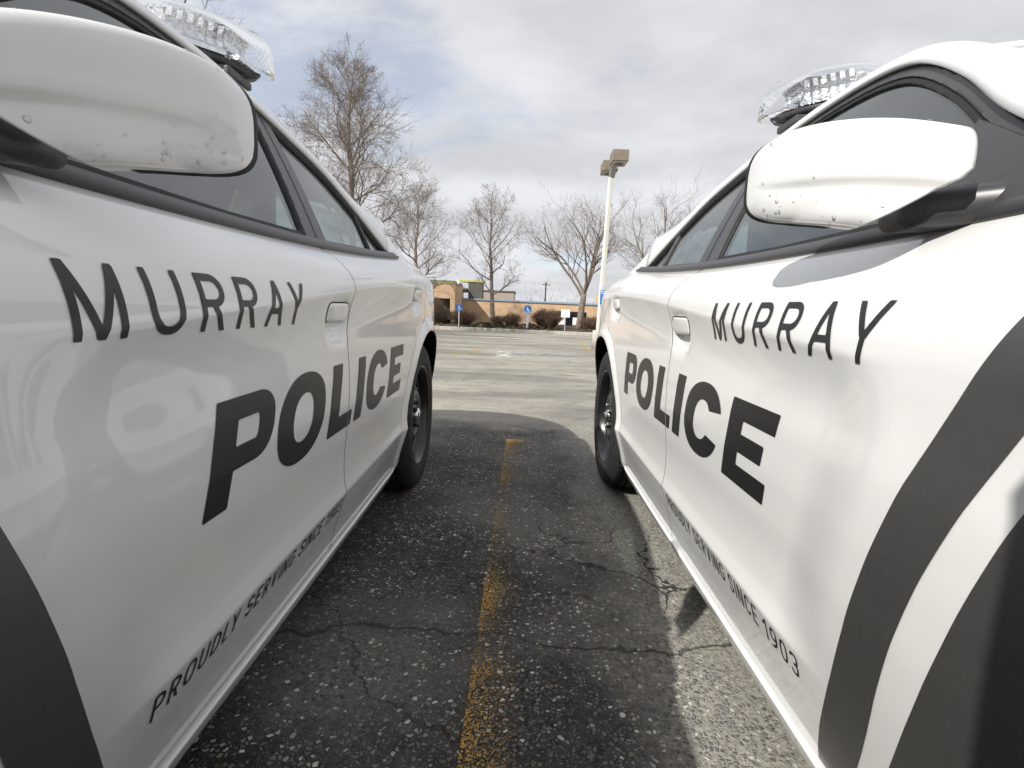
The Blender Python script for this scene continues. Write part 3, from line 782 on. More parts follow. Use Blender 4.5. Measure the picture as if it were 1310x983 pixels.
def lightbar(root):
    def outline(k, hx=.63):
        """plan of the bar: front edge straight, ends swept back"""
        hx = hx * k[0]; y0, y1 = k[1], k[2]
        p = []
        P = [(0, y1), (.30, y1), (.46, y1 - .005), (.56, y1 - .07), (.61, y1 - .17), (.62, y0 + .035), (.58, y0 + .003), (.40, y0), (0, y0)]
        c = catmull(P, 36); c[:, 0] *= hx / .62
        return c
    rows = []
    for z, k in ((1.530, (.985, .782, 1.037)), (1.536, (1.0, .775, 1.045)), (1.550, (1.002, .774, 1.046)), (1.585, (1.0, .775, 1.045)), (1.612, (.99, .779, 1.040)), (1.632, (.968, .790, 1.027)), (1.643, (.94, .805, 1.008)), (1.648, (.89, .83, .985)), (1.650, (.60, .88, .95))):
        c = outline(k); rows.append([(x, u, z) for x, u in c] + [(-x, u, z) for x, u in c[::-1][1:-1]])
    v, f = loft(rows, True); n = len(rows[0]); f.append(tuple((len(rows) - 1) * n + k for k in range(n)))
    lb = MB(); lb.add(v, f); par = lb.build('light_bar', M['lens'], root, True)
    rows = []
    for z, k in ((1.505, (.80, .84, .99)), (1.520, (.93, .80, 1.02)), (1.534, (.95, .795, 1.025)), (1.536, (.60, .88, .95))):
        c = outline(k); rows.append([(x, u, z) for x, u in c] + [(-x, u, z) for x, u in c[::-1][1:-1]])
    v, f = loft(rows, True); mk('base_tray', v, f, M['lightbase'], par)
    def refl(c, du, rot):
        mb = MB(); Mx = Matrix.Rotation(rot, 3, 'Z')
        vs = []; fs = []; n1, n2 = 13, 5
        for i in range(n1):
            for j in range(n2):
                a = (i / (n1 - 1) - .5) * du; b = (j / (n2 - 1) - .5) * .066
                d = -.010 * math.cos(i * math.pi) * .25 - .02 * (1 - (abs(b) / .033) ** 2)
                p = Mx @ Vector((a, d, b)); vs.append((c[0] + p.x, c[1] + p.y, c[2] + p.z))
        for i in range(n1 - 1):
            for j in range(n2 - 1): fs.append((i * n2 + j, (i + 1) * n2 + j, (i + 1) * n2 + j + 1, i * n2 + j + 1))
        mb.add(vs, fs); mb.box((c[0], c[1], c[2] - .04), (du * .8, .03, .012), Mx)
        mb.build('reflector', M['reflector'], par)
    for x in (-.33, -.11, .11, .33):
        refl((x, 1.0, 1.588), .19, 0); refl((x, .83, 1.588), .19, math.pi)
    for s in (1, -1):
        refl((s * .50, .965, 1.588), .15, -s * R(48)); refl((s * .565, .87, 1.588), .10, -s * R(85)); refl((s * .49, .83, 1.588), .13, math.pi)
        mb = MB(); mb.box((s * .50, .91, 1.492), (.16, .13, .022), bev=.005); mb.box((s * .555, .91, 1.462), (.022, .10, .075), Matrix.Rotation(s * R(-28), 3, 'Y'), .004)
        mb.build('mounting_foot', M['lightbase'], par)
        mb = MB(); mb.box((s * .47, .90, 1.545), (.11, .06, .012)); mb.box((s * .44, .93, 1.552), (.03, .03, .02)); mb.build('circuit_board', M['lightbase'], par)

car = build_car()
def copy_tree(o, parent=None):
    c = o.copy(); COL.objects.link(c); c.parent = parent
    for ch in list(o.children): copy_tree(ch, c)
    return c
def place_car(root, side_lat, dep, cy, s):
    """side_lat: lateral place of the side facing the gap at the rear axle"""
    cy = R(cy); f = Vector((-math.sin(cy), -math.cos(cy), 0)); out = Vector((-s * math.cos(cy), s * math.sin(cy), 0))
    root.location = Vector((side_lat, dep, 0)) - out * HW
    root.rotation_euler = (0, 0, math.atan2(-f.x, f.y))
car2 = copy_tree(car)
place_car(car, -.4708, 2.5447, -.8381, -1)
place_car(car2, .409, 2.7125, -.5506, 1)
tag(car, 'white police sedan on the left, its driver side in shade with black lettering', 'police car', 'police cars parked side by side')
tag(car2, 'white police sedan on the right, its sunlit passenger side with black lettering', 'police car', 'police cars parked side by side')

# ------------------------------------------------------------------ ground
def zg(y): return float(np.interp(y, [4.5, 18, 35, 36], [0, -.39, -.80, -.80]))
def asphalt():
    m, nt, b = new_mat('worn_asphalt'); L = nt.links.new
    tc = nt.nodes.new('ShaderNodeTexCoord'); P = tc.outputs['Object']
    def N(t, **k):
        n = nt.nodes.new(t)
        for a, v in k.items(): setattr(n, a, v)
        return n
    def noise(sc, det=5, rough=.55, off=(0, 0, 0), scl=(1, 1, 1), vec=None):
        mp = N('ShaderNodeMapping'); mp.inputs['Location'].default_value = off; mp.inputs['Scale'].default_value = scl; L(vec or P, mp.inputs[0])
        n = N('ShaderNodeTexNoise'); n.inputs['Scale'].default_value = sc; n.inputs['Detail'].default_value = det; n.inputs['Roughness'].default_value = rough
        L(mp.outputs[0], n.inputs['Vector']); return n
    def rng(x, a, b_, lo, hi):
        n = N('ShaderNodeMapRange', interpolation_type='SMOOTHSTEP'); L(x, n.inputs[0])
        for i, q in enumerate((a, b_, lo, hi)): n.inputs[i + 1].default_value = q
        return n.outputs[0]
    def mt(op, a, c=0.):
        n = N('ShaderNodeMath', operation=op)
        for i, q in enumerate((a, c)):
            if isinstance(q, (int, float)): n.inputs[i].default_value = q
            else: L(q, n.inputs[i])
        return n.outputs[0]
    def mixc(f, a, c):
        n = N('ShaderNodeMix', data_type='RGBA')
        for i, q in ((0, f), (6, a), (7, c)):
            if isinstance(q, tuple): n.inputs[i].default_value = (*q, 1)
            elif isinstance(q, (int, float)): n.inputs[i].default_value = q
            else: L(q, n.inputs[i])
        return n.outputs[2]
    sep = N('ShaderNodeSeparateXYZ'); L(P, sep.inputs[0])
    # stones
    def stones(sc, rnd=1.):
        wob = noise(sc * .7, 2); ad = N('ShaderNodeVectorMath', operation='MULTIPLY_ADD'); L(wob.outputs['Color'], ad.inputs[0]); ad.inputs[1].default_value = (.6 / sc,) * 3; L(P, ad.inputs[2])
        v = N('ShaderNodeTexVoronoi'); v.inputs['Scale'].default_value = sc; L(ad.outputs[0], v.inputs['Vector'])
        e = N('ShaderNodeTexVoronoi', feature='DISTANCE_TO_EDGE'); e.inputs['Scale'].default_value = sc; L(ad.outputs[0], e.inputs['Vector'])
        c = N('ShaderNodeSeparateColor'); L(v.outputs['Color'], c.inputs[0])
        return v, e, c
    v1, e1, c1 = stones(85); v2, e2, c2 = stones(190)
    st = N('ShaderNodeValToRGB'); L(c1.outputs[0], st.inputs[0]); el = st.color_ramp.elements
    el[0].position = 0; el[0].color = (.05, .05, .048, 1); el[1].position = 1; el[1].color = (.72, .70, .62, 1)
    for p_, c_ in ((.35, (.10, .098, .092)), (.62, (.17, .16, .145)), (.80, (.25, .215, .16)), (.90, (.42, .40, .36))):
        q = el.new(p_); q.color = (*c_, 1)
    st2 = N('ShaderNodeValToRGB'); L(c2.outputs[1], st2.inputs[0]); el = st2.color_ramp.elements
    el[0].color = (.03, .03, .029, 1); el[1].color = (.34, .32, .285, 1); q = el.new(.7); q.color = (.085, .083, .078, 1)
    binder = mixc(rng(noise(40, 4).outputs[0], .35, .65, 0, 1), (.014, .014, .014), (.042, .041, .039))
    vis1 = mt('MULTIPLY', rng(e1.outputs['Distance'], .10, .22, 0, 1), rng(c1.outputs[1], .20, .26, 0, 1))
    vis2 = mt('MULTIPLY', mt('MULTIPLY', rng(e2.outputs['Distance'], .12, .25, 0, 1), rng(c2.outputs[2], .25, .3, 0, 1)), rng(noise(5, 4, .6, (6, 1, 0)).outputs[0], .38, .60, .35, 1))
    vis1 = mt('MULTIPLY', vis1, rng(noise(3.3, 5, .6, (1, 6, 0)).outputs[0], .36, .58, .35, 1))
    near = mixc(vis2, binder, st2.outputs[0]); near = mixc(vis1, near, st.outputs[0])
    # worn light areas and sealed dark ones
    patch = rng(noise(1.1, 6, .6, (4.2, .3, 0)).outputs[0], .40, .62, .0, 1.)
    # grey dust and worn matrix, reused as sunlight painted in on the right
    lightz = mixc(rng(noise(70, 5, .7).outputs[0], .3, .7, 0, 1), (.17, .167, .152), (.42, .395, .34))
    near = mixc(mt('MULTIPLY', patch, .34), near, mixc(vis1, lightz, st.outputs[0]))
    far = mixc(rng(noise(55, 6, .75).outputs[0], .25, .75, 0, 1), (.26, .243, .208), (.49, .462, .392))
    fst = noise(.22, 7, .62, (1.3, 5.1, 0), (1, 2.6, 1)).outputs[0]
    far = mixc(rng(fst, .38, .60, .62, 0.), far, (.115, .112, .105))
    far = mixc(rng(noise(.7, 6, .6, (9, 2, 0), (1, 3, 1)).outputs[0], .52, .66, 0, .55), far, (.40, .375, .31))
    far = mixc(rng(noise(2.6, 7, .68, (2, 9, 0), (1, 2, 1)).outputs[0], .50, .68, 0, .55), far, (.12, .116, .105))
    far = mixc(mt('MULTIPLY', vis1, .35), far, st.outputs[0])
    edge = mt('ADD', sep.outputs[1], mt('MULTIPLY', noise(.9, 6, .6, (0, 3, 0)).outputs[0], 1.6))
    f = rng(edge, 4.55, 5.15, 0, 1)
    sunlitw = rng(mt('ADD', sep.outputs[0], mt('MULTIPLY', noise(2.2, 6, .65).outputs[0], .5)), .44, .70, 0, .90)  # pale strip right of the shadow edge: sunlight put into the colour
    near = mixc(mt('MULTIPLY', sunlitw, 1.), near, mixc(mt('MULTIPLY', vis1, .75), lightz, st.outputs[0]))
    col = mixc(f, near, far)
    # cracks: a network, and one across
    wb = noise(2.3, 5, .6); ad = N('ShaderNodeVectorMath', operation='MULTIPLY_ADD'); L(wb.outputs['Color'], ad.inputs[0]); ad.inputs[1].default_value = (.55, .55, .55); L(P, ad.inputs[2])
    def cracks(sc, wd, mask):
        e = N('ShaderNodeTexVoronoi', feature='DISTANCE_TO_EDGE'); e.inputs['Scale'].default_value = sc; L(ad.outputs[0], e.inputs['Vector'])
        return mt('MULTIPLY', rng(e.outputs['Distance'], wd * .25, wd, 1, 0), mask)
    k1 = cracks(.62, .0045, rng(noise(.6, 3, .5, (8, 8, 0)).outputs[0], .50, .62, 0, .5))
    k2 = cracks(2.6, .018, rng(noise(.5, 3, .5, (2.7, 4.4, 0)).outputs[0], .58, .66, 0, .9))
    wv = mt('MULTIPLY', mt('SUBTRACT', noise(2.1, 6, .62, (3, 0, 0)).outputs[0], .5), .34)
    def across(y, wd):
        d = mt('ABSOLUTE', mt('SUBTRACT', mt('ADD', sep.outputs[1], wv), y)); return rng(d, wd * .3, wd, 1, 0)
    k3 = mt('MULTIPLY', across(1.36, .009), .7)
    ck = mt('MAXIMUM', mt('MAXIMUM', k1, k2), k3)
    col = mixc(ck, col, (.018, .018, .018))
    # oil spots
    col = mixc(rng(noise(1.9, 3, .5, (5, 1, 0)).outputs[0], .66, .74, 0, .55), col, (.035, .034, .033))
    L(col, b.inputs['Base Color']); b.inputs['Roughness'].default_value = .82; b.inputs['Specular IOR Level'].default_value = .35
    h = mt('ADD', mt('MULTIPLY', vis1, .8), mt('ADD', mt('MULTIPLY', vis2, .35), mt('MULTIPLY', noise(260, 3).outputs[0], .3)))
    h = mt('SUBTRACT', h, mt('MULTIPLY', ck, 2.0))
    bp = N('ShaderNodeBump'); bp.inputs['Strength'].default_value = .9; bp.inputs['Distance'].default_value = .004; L(h, bp.inputs['Height']); L(bp.outputs[0], b.inputs['Normal'])
    return m
M['asphalt'] = asphalt()
xs_ = [-900, -60, -20, -6, -2, 2, 6, 20, 60, 900]; ys_ = [-60, -4, 0, 4.5, 9, 13, 18, 26, 35, 36, 60, 120, 400, 1800]
V = [(x, y, zg(y)) for y in ys_ for x in xs_]; n = len(xs_)
F = [(j * n + i, j * n + i + 1, (j + 1) * n + i + 1, (j + 1) * n + i) for j in range(len(ys_) - 1) for i in range(n - 1)]
tag(mk('parking_lot', V, F, M['asphalt'], smooth=False), kind='structure')

def paint_mat(name, col, worn, sc=60, across=None):
    """road paint broken up by wear"""
    m = bpy.data.materials.new(name); m.use_nodes = True; nt = m.node_tree; L = nt.links.new
    b = nt.nodes['Principled BSDF']; b.inputs['Base Color'].default_value = (*col, 1); b.inputs['Roughness'].default_value = .8
    out = nt.nodes['Material Output']; mx = nt.nodes.new('ShaderNodeMixShader'); tr = nt.nodes.new('ShaderNodeBsdfTransparent')
    tc = nt.nodes.new('ShaderNodeTexCoord')
    def noise(s_, det, off, scl=(1, 1, 1)):
        mp = nt.nodes.new('ShaderNodeMapping'); mp.inputs['Location'].default_value = off; mp.inputs['Scale'].default_value = scl; L(tc.outputs['Object'], mp.inputs[0])
        n = nt.nodes.new('ShaderNodeTexNoise'); n.inputs['Scale'].default_value = s_; n.inputs['Detail'].default_value = det; n.inputs['Roughness'].default_value = .7; L(mp.outputs[0], n.inputs['Vector']); return n.outputs[0]
    ad = nt.nodes.new('ShaderNodeMath'); ad.operation = 'MULTIPLY_ADD'; L(noise(sc, 6, (0, 0, 0)), ad.inputs[0]); ad.inputs[1].default_value = 1.0 if across else .75
    a2 = nt.nodes.new('ShaderNodeMath'); a2.operation = 'MULTIPLY'; L(noise(3.2, 4, (2, 7, 0)), a2.inputs[0]); a2.inputs[1].default_value = .30 if across else .55; L(a2.outputs[0], ad.inputs[2])
    src = ad.outputs[0]
    if across:
        # more paint left at the two ends and along the left edge
        sp = nt.nodes.new('ShaderNodeSeparateXYZ'); L(tc.outputs['Object'], sp.inputs[0])
        r = nt.nodes.new('ShaderNodeFloatCurve'); cv = r.mapping.curves[0]
        for i, (x, y) in enumerate(across):
            if i < 2: cv.points[i].location = (x, y)
            else: cv.points.new(x, y)
        r.mapping.update()
        mr = nt.nodes.new('ShaderNodeMapRange'); mr.inputs[1].default_value = 0; mr.inputs[2].default_value = 4; L(sp.outputs[1], mr.inputs[0]); L(mr.outputs[0], r.inputs['Value'])
        a3 = nt.nodes.new('ShaderNodeMath'); a3.operation = 'ADD'; L(src, a3.inputs[0]); L(r.outputs[0], a3.inputs[1])
        a4 = nt.nodes.new('ShaderNodeMath'); a4.operation = 'MULTIPLY_ADD'; L(sp.outputs[0], a4.inputs[0]); a4.inputs[1].default_value = -1.1; L(a3.outputs[0], a4.inputs[2]); src = a4.outputs[0]
    mr = nt.nodes.new('ShaderNodeMapRange'); mr.inputs[1].default_value = worn; mr.inputs[2].default_value = worn + .06; L(src, mr.inputs[0])
    L(mr.outputs[0], mx.inputs[0]); L(tr.outputs[0], mx.inputs[1]); L(b.outputs[0], mx.inputs[2]); L(mx.outputs[0], out.inputs[0])
    return m
M['yellow'] = paint_mat('worn_yellow_paint', (.52, .30, .06), .765, 190, ((0, .05), (1, .0), (.22, .035), (.27, .01), (.36, .00), (.45, -.015), (.65, -.01), (.80, .0), (.86, .05), (.895, .16)))
M['yellowfar'] = paint_mat('faded_yellow_paint', (.52, .36, .10), .62, 8)
M['whitefar'] = paint_mat('faded_white_paint', (.62, .61, .57), .61, 5)
M['bluefar'] = paint_mat('faded_blue_paint', (.32, .36, .40), .66, 5)
def strip(name, pts, wid, mat, dz=.004):
    """painted strip along ground points"""
    P = [Vector((x, y, zg(y) + dz)) for x, y in pts]; V = []
    for i, p in enumerate(P):
        d = (P[min(i + 1, len(P) - 1)] - P[max(i - 1, 0)]); d.z = 0; d.normalize(); nrm = Vector((-d.y, d.x, 0)); wv = wid[i] if hasattr(wid, '__len__') else wid
        V += [p + nrm * wv / 2, p - nrm * wv / 2]
    o = mk(name, V, [(2 * i, 2 * i + 1, 2 * i + 3, 2 * i + 2)[::-1] for i in range(len(P) - 1)], mat, smooth=False); tag(o, kind='structure'); return o
strip('bay_line', [(-.040, y) for y in np.linspace(-1.0, 3.58, 24)], .112, M['yellow'])
strip('stop_line', [(-2.0, 24.2), (-.2, 25.4)], .42, M['whitefar'])
strip('bay_line', [(-1.55, 11.9), (-1.30, 12.8), (-1.22, 13.8), (-1.19, 14.9)], .14, M['yellowfar'])
strip('bay_line', [(2.15, 14.6), (2.05, 16.2), (2.0, 17.6), (2.15, 20.5), (2.4, 23.8)], [.16, .16, .15, .15, .13], M['yellowfar'])
strip('accessible_bay_marking', [(-.45, 11.9), (-.50, 13.0), (-.54, 14.2)], [.34, .34, .34], M['whitefar'])
strip('accessible_bay_marking', [(-.28, 12.85), (.4, 12.85), (1.05, 12.7)], [1.9, 1.5, 1.2], M['bluefar'], .008)

# ------------------------------------------------------------------ kerb and planting bed
M['concrete'] = pmat('kerb_concrete', (.42, .40, .35), .85, noise=(3, .18), bump=(40, .2))
M['soil'] = pmat('mulch_soil', (.085, .060, .040), .95, noise=(4, .5), bump=(30, .6))
MB().box((0, 36.10, -.73), (90, .20, .28), bev=.03).build('kerb', M['concrete']); tag(bpy.data.objects['kerb'], kind='structure')
xs_ = np.linspace(-45, 45, 91); V = []; 
rr = random.Random(3)
for y, h in ((36.21, -.62), (37.2, -.50), (39.5, -.45), (45.4, -.50)):
    for x in xs_: V.append((x, y, h + rr.uniform(-.04, .05)))
n = len(xs_)
tag(mk('planting_bed', V, [(j * n + i, j * n + i + 1, (j + 1) * n + i + 1, (j + 1) * n + i) for j in range(3) for i in range(n - 1)], M['soil'], smooth=False), kind='structure')

def leafy(name, gen, mats, kind, fm=None):
    V = []; F = []; FM = []
    for (c, d, u_, mi) in gen:
        b = len(V); V += [c - d, c + u_, c + d, c - u_]; F.append((b, b + 1, b + 2, b + 3)); FM.append(mi)
    o = mk(name, V, F, None, smooth=False, mats=mats, fmat=FM); tag(o, kind=kind); return o
M['ivy'] = pmat('ivy_leaves', (.055, .062, .028), .7, noise=(3, .5)); M['dryleaf'] = pmat('dry_leaves', (.20, .135, .065), .8, noise=(5, .4)); M['darkleaf'] = pmat('dark_ivy', (.028, .030, .018), .7, noise=(3, .4))
def cover_gen(n):
    r = random.Random(5)
    for k in range(n):
        x = r.uniform(-14, 14); y = 36.25 + r.random() ** 1.6 * 3.2
        hump = .28 * (math.sin(x * 1.7) + math.sin(x * .63 + 2) + 1.6) * .45
        z = -.60 + r.random() * hump * min(1, (y - 36.15) / .5)
        a = r.uniform(0, 6.28); t = r.uniform(.05, .11); d = Vector((math.cos(a), math.sin(a), r.uniform(-.5, .5))) * t
        u_ = Vector((-math.sin(a) * .5, math.cos(a) * .5, r.uniform(.2, 1))) * t * .7
        p = (math.sin(x * .8 + 1) + 1) / 2
        mi = 1 if r.random() < .30 else (0 if r.random() < .25 + .6 * (x > 3) else 2)
        yield Vector((x, y, z)), d, u_, mi
leafy('ground_cover', cover_gen(9000), [M['ivy'], M['dryleaf'], M['darkleaf']], 'stuff')

# ------------------------------------------------------------------ bare trees and shrubs
def bark(name, col): return pmat(name, col, .9, noise=(9, .35), bump=(25, .5))
M['bark'] = bark('grey_brown_bark', (.20, .165, .135)); M['twig'] = bark('twig_bark', (.20, .165, .140)); M['barkdark'] = bark('dark_bark', (.095, .075, .060))
def grow(seed, H, trunk_h, spread, r0, levels, leaders, droop=0., lean=(0, 0), dens=1., central=0., nlat=26):
    """returns trunk tubes and branch tubes of a leafless tree standing at the origin"""
    r = random.Random(seed); trunk = []; br = []
    def path(p, d, length, nseg, wig, up_):
        pts = [p.copy()]
        for k in range(nseg):
            d = (d + Vector((r.gauss(0, wig), r.gauss(0, wig), r.gauss(0, wig * .7) + up_))).normalized(); p = p + d * length / nseg; pts.append(p.copy())
        return pts, d
    def branch(p, d, length, rad, lev):
        nseg = [7, 6, 5, 4, 3][min(lev, 4)]
        pts, de = path(p, d, length, nseg, .16 + .03 * lev, .07 - droop * (lev == 1) * .08)
        rads = [rad * (1 - .72 * (k / nseg)) for k in range(nseg + 1)]
        br.append((pts, rads, [6, 5, 4, 3, 3][min(lev, 4)]))
        if lev >= levels: return
        nb = [9, 7, 5, 4, 0][min(lev, 4)] * dens
        for k in range(int(nb * r.uniform(.8, 1.2) + .5)):
            t = r.uniform(.22, 1.0); i = min(int(t * nseg), nseg - 1); q = pts[i].lerp(pts[i + 1], t * nseg - i); dd = (pts[i + 1] - pts[i]).normalized()
            ax = dd.orthogonal().normalized(); ax.rotate(Matrix.Rotation(r.uniform(0, 6.28), 3, dd)); ang = R(r.uniform(25, 58))
            nd = (dd * math.cos(ang) + ax * math.sin(ang)).normalized()
            branch(q, nd, length * (.62 - .28 * t) * r.uniform(.75, 1.25) + length * .06, max(rads[i] * r.uniform(.36, .54), .0055), lev + 1)
    tp, td = path(Vector((0, 0, 0)), Vector((lean[0], lean[1], 1)).normalized(), trunk_h, 6, .04, .02)
    trunk.append((tp, [r0 * (1.25 if k == 0 else 1 - .035 * k) for k in range(7)], 10))
    if central:
        # one stem to the top with side limbs all the way up
        pts, _ = path(tp[-1], td, H - trunk_h, 12, .06, .05); rads = [r0 * .74 * (1 - .93 * (k / 12) ** .9) for k in range(13)]; br.append((pts, rads, 8))
        for k in range(nlat):
            t = (k + r.random()) / nlat; t = t ** .9; i = min(int(t * 12), 11); q = pts[i].lerp(pts[i + 1], t * 12 - i)
            a = k * 2.4 + r.uniform(-.5, .5); ang = R(r.uniform(50, 74) - 28 * t); d = Vector((math.cos(a) * math.sin(ang), math.sin(a) * math.sin(ang), math.cos(ang)))
            ln = central * (.60 + .40 * math.sin(math.pi * min(1, t * 1.15))) * (1 - .62 * t ** 2.4) * r.uniform(.65, 1.1); branch(q, d, ln, max(rads[i] * r.uniform(.34, .5), .012), 0 if ln > 1.4 else 1)
        return trunk, br
    for k in range(leaders):
        a = 2 * math.pi * (k + r.uniform(-.25, .25)) / max(leaders - 1, 1); tilt = 0.08 if k == 0 else spread * r.uniform(.65, 1.15)
        d = Vector((math.cos(a) * tilt, math.sin(a) * tilt, 1)).normalized()
        st = tp[-1] if k < 3 else tp[-1].lerp(tp[-2], r.random())
        branch(st, d, (H - trunk_h) * (1.0 if k == 0 else r.uniform(.70, .98)) * .93, r0 * (.58 if k == 0 else .40), 0)
    return trunk, br
def tree(name, loc, label, group=None, cat='tree', mat=None, **k):
    t = empty(name, loc); tag(t, label, cat, group)
    tr, br = grow(**k)
    mb = MB()
    for p, rd, n in tr: mb.tube(p, rd, n)
    mb.build('trunk', mat or M['bark'], t, True)
    mb = MB()
    for p, rd, n in br: mb.tube(p, rd, n, cap=False)
    mb.build('crown', M['twig'] if mat is None else mat, t, True)
    return t
TG = 'bare trees around the far planting bed'
tree('bare_tree', (-2.3, 38.2, -.5), 'slender bare tree with upright twigs before the brick wall, right of the dark recess', TG, seed=11, H=9.1, trunk_h=1.7, spread=.3, r0=.19, levels=3, leaders=5, dens=.80, central=3.4, nlat=26)
tree('bare_tree', (3.75, 38.4, -.5), 'bare tree with wide forked crown just left of the lamp post', TG, seed=23, H=9.2, trunk_h=2.5, spread=.60, r0=.25, levels=3, leaders=6, dens=.86)
tree('bare_tree', (-7.3, 39.0, -.5), 'rounded bare tree behind the rear corner of the left car', TG, seed=5, H=9.7, trunk_h=1.8, spread=.55, r0=.22, levels=3, leaders=7, dens=.86, central=3.6, nlat=28)
tree('bare_tree', (-9.25, 29.5, -.6), 'tallest bare tree, rising above the rear windows of the left car', TG, seed=41, H=14.2, trunk_h=3.0, spread=.46, r0=.27, levels=3, leaders=7, dens=1.14, droop=1., central=4.6, nlat=30)
tree('bare_tree', (9.5, 40.0, -.5), 'bare tree half hidden behind the right car', TG, seed=77, H=9.2, trunk_h=2.6, spread=.55, r0=.22, levels=3, leaders=6, dens=1.0)
tree('bare_tree', (-14.0, 17.5, -.4), 'dark bare tree whose branch tips show above the left light bar', TG, mat=M['barkdark'], seed=9, H=12.2, trunk_h=4.2, spread=.62, r0=.30, levels=3, leaders=7, dens=.9)
def shrub(x, y, z, wdt, h, label, seed, n=260, mat=None, group='leafless shrubs in the planting bed'):
    r = random.Random(seed); mb = MB()
    for k in range(n):
        a = r.uniform(0, 6.28); q = math.sqrt(r.random()); bx = Vector((math.cos(a), math.sin(a), 0)) * q * wdt * .18
        tip = Vector((math.cos(a) * q * wdt * .5, math.sin(a) * q * wdt * .5, h * (1 - .35 * q ** 3) * r.uniform(.62, 1.0)))
        mid = bx.lerp(tip, .5) + Vector((r.gauss(0, .06), r.gauss(0, .06), r.uniform(0, .08)))
        mb.tube([bx, mid, tip], [.012, .009, .005], 3, False)
        for j in range(4):
            t = r.uniform(.4, 1); p = mid.lerp(tip, t); d = Vector((r.gauss(0, 1), r.gauss(0, 1), r.uniform(.1, 1.2))).normalized() * r.uniform(.10, .26) * h
            mb.tube([p, p + d], [.006, .003], 3, False)
    o = mb.build('shrub', mat or M['shrub'], None, True); o.location = (x, y, z); tag(o, label, 'shrub', group)
M['shrub'] = bark('shrub_twigs', (.15, .098, .068)); M['shrubdark'] = bark('dark_shrub_twigs', (.050, .040, .028)); M['shrubpale'] = pmat('pale_dry_grass', (.30, .27, .16), .8, noise=(6, .3))
shrub(1.50, 37.6, -.55, 2.3, 1.42, 'large dense clipped shrub between the oval blue sign and the white sign', 1, 620)
shrub(-.95, 37.5, -.55, 1.45, 1.05, 'small round shrub beside the post of the oval blue sign', 2, 240)
shrub(-1.95, 38.0, -.55, 1.15, .85, 'low shrub at the foot of the slender tree', 3, 170)
shrub(-4.35, 37.6, -.55, 2.3, 1.10, 'brown shrub right of the leftmost blue sign', 4, 420)
shrub(-5.75, 38.0, -.60, 1.6, 1.15, 'dark green shrub in front of the grey recess', 6, 340, M['shrubdark'])
shrub(-6.55, 39.0, -.55, 1.6, 1.9, 'reddish brown tall shrub at the left end of the grey recess', 7, 330)
shrub(-6.25, 40.0, -.55, 1.5, 1.25, 'pale dry ornamental grass before the grey recess', 8, 330, M['shrubpale'])
shrub(4.55, 37.7, -.50, 1.9, 1.0, 'brown shrub at the foot of the tree left of the lamp post', 9, 300)
shrub(6.6, 37.8, -.50, 1.9, 1.15, 'brown shrub behind the lamp post', 10, 260)

# ------------------------------------------------------------------ building
def brick(name, c1, c2):
    m, nt, b = new_mat(name); L = nt.links.new
    tc = nt.nodes.new('ShaderNodeTexCoord'); mp = nt.nodes.new('ShaderNodeMapping'); mp.inputs['Rotation'].default_value = (R(90), 0, 0); L(tc.outputs['Object'], mp.inputs[0])
    br = nt.nodes.new('ShaderNodeTexBrick'); br.inputs['Scale'].default_value = 1; br.inputs['Brick Width'].default_value = .22; br.inputs['Row Height'].default_value = .075; br.inputs['Mortar Size'].default_value = .006
    br.inputs['Color1'].default_value = (*c1, 1); br.inputs['Color2'].default_value = (*c2, 1); br.inputs['Mortar'].default_value = (.42, .34, .25, 1)
    L(mp.outputs[0], br.inputs['Vector'])
    n = nt.nodes.new('ShaderNodeTexNoise'); n.inputs['Scale'].default_value = 1.2; n.inputs['Detail'].default_value = 6; L(tc.outputs['Object'], n.inputs['Vector'])
    r = nt.nodes.new('ShaderNodeMapRange'); r.inputs[1].default_value = .3; r.inputs[2].default_value = .7; r.inputs[3].default_value = .86; r.inputs[4].default_value = 1.1; L(n.outputs[0], r.inputs[0])
    vm = nt.nodes.new('ShaderNodeVectorMath'); vm.operation = 'SCALE'; L(br.outputs[0], vm.inputs[0]); L(r.outputs[0], vm.inputs['Scale']); L(vm.outputs[0], b.inputs['Base Color'])
    b.inputs['Roughness'].default_value = .9; return m
M['brick'] = brick('tan_brick', (.62, .43, .27), (.55, .37, .225)); M['bluefascia'] = pmat('blue_metal_fascia', (.24, .35, .46), .5, noise=(2, .1))
M['stucco'] = pmat('grey_recess_panel', (.10, .095, .085), .8, noise=(2, .2)); M['winglass'] = pmat('dark_window_glass', (.012, .014, .016), .08, spec=.6, noise=(2, .1)); M['white'] = pmat('white_painted_metal', (.72, .72, .70), .5, noise=(4, .06))
M['parapet'] = pmat('parapet_coping', (.36, .30, .24), .7, noise=(3, .1))
bd = empty('brick_building', (0, 46, -.9)); tag(bd, 'low tan brick building with blue roof edge and grey recess', 'building')
def bpart(name, boxes, mat, par=None):
    mb = MB()
    for (x0, x1, y0, y1, z0, z1) in boxes: mb.box(((x0 + x1) / 2, (y0 + y1) / 2 - 46, (z0 + z1) / 2 + .9), (x1 - x0, y1 - y0, z1 - z0))
    return mb.build(name, mat, par or bd)
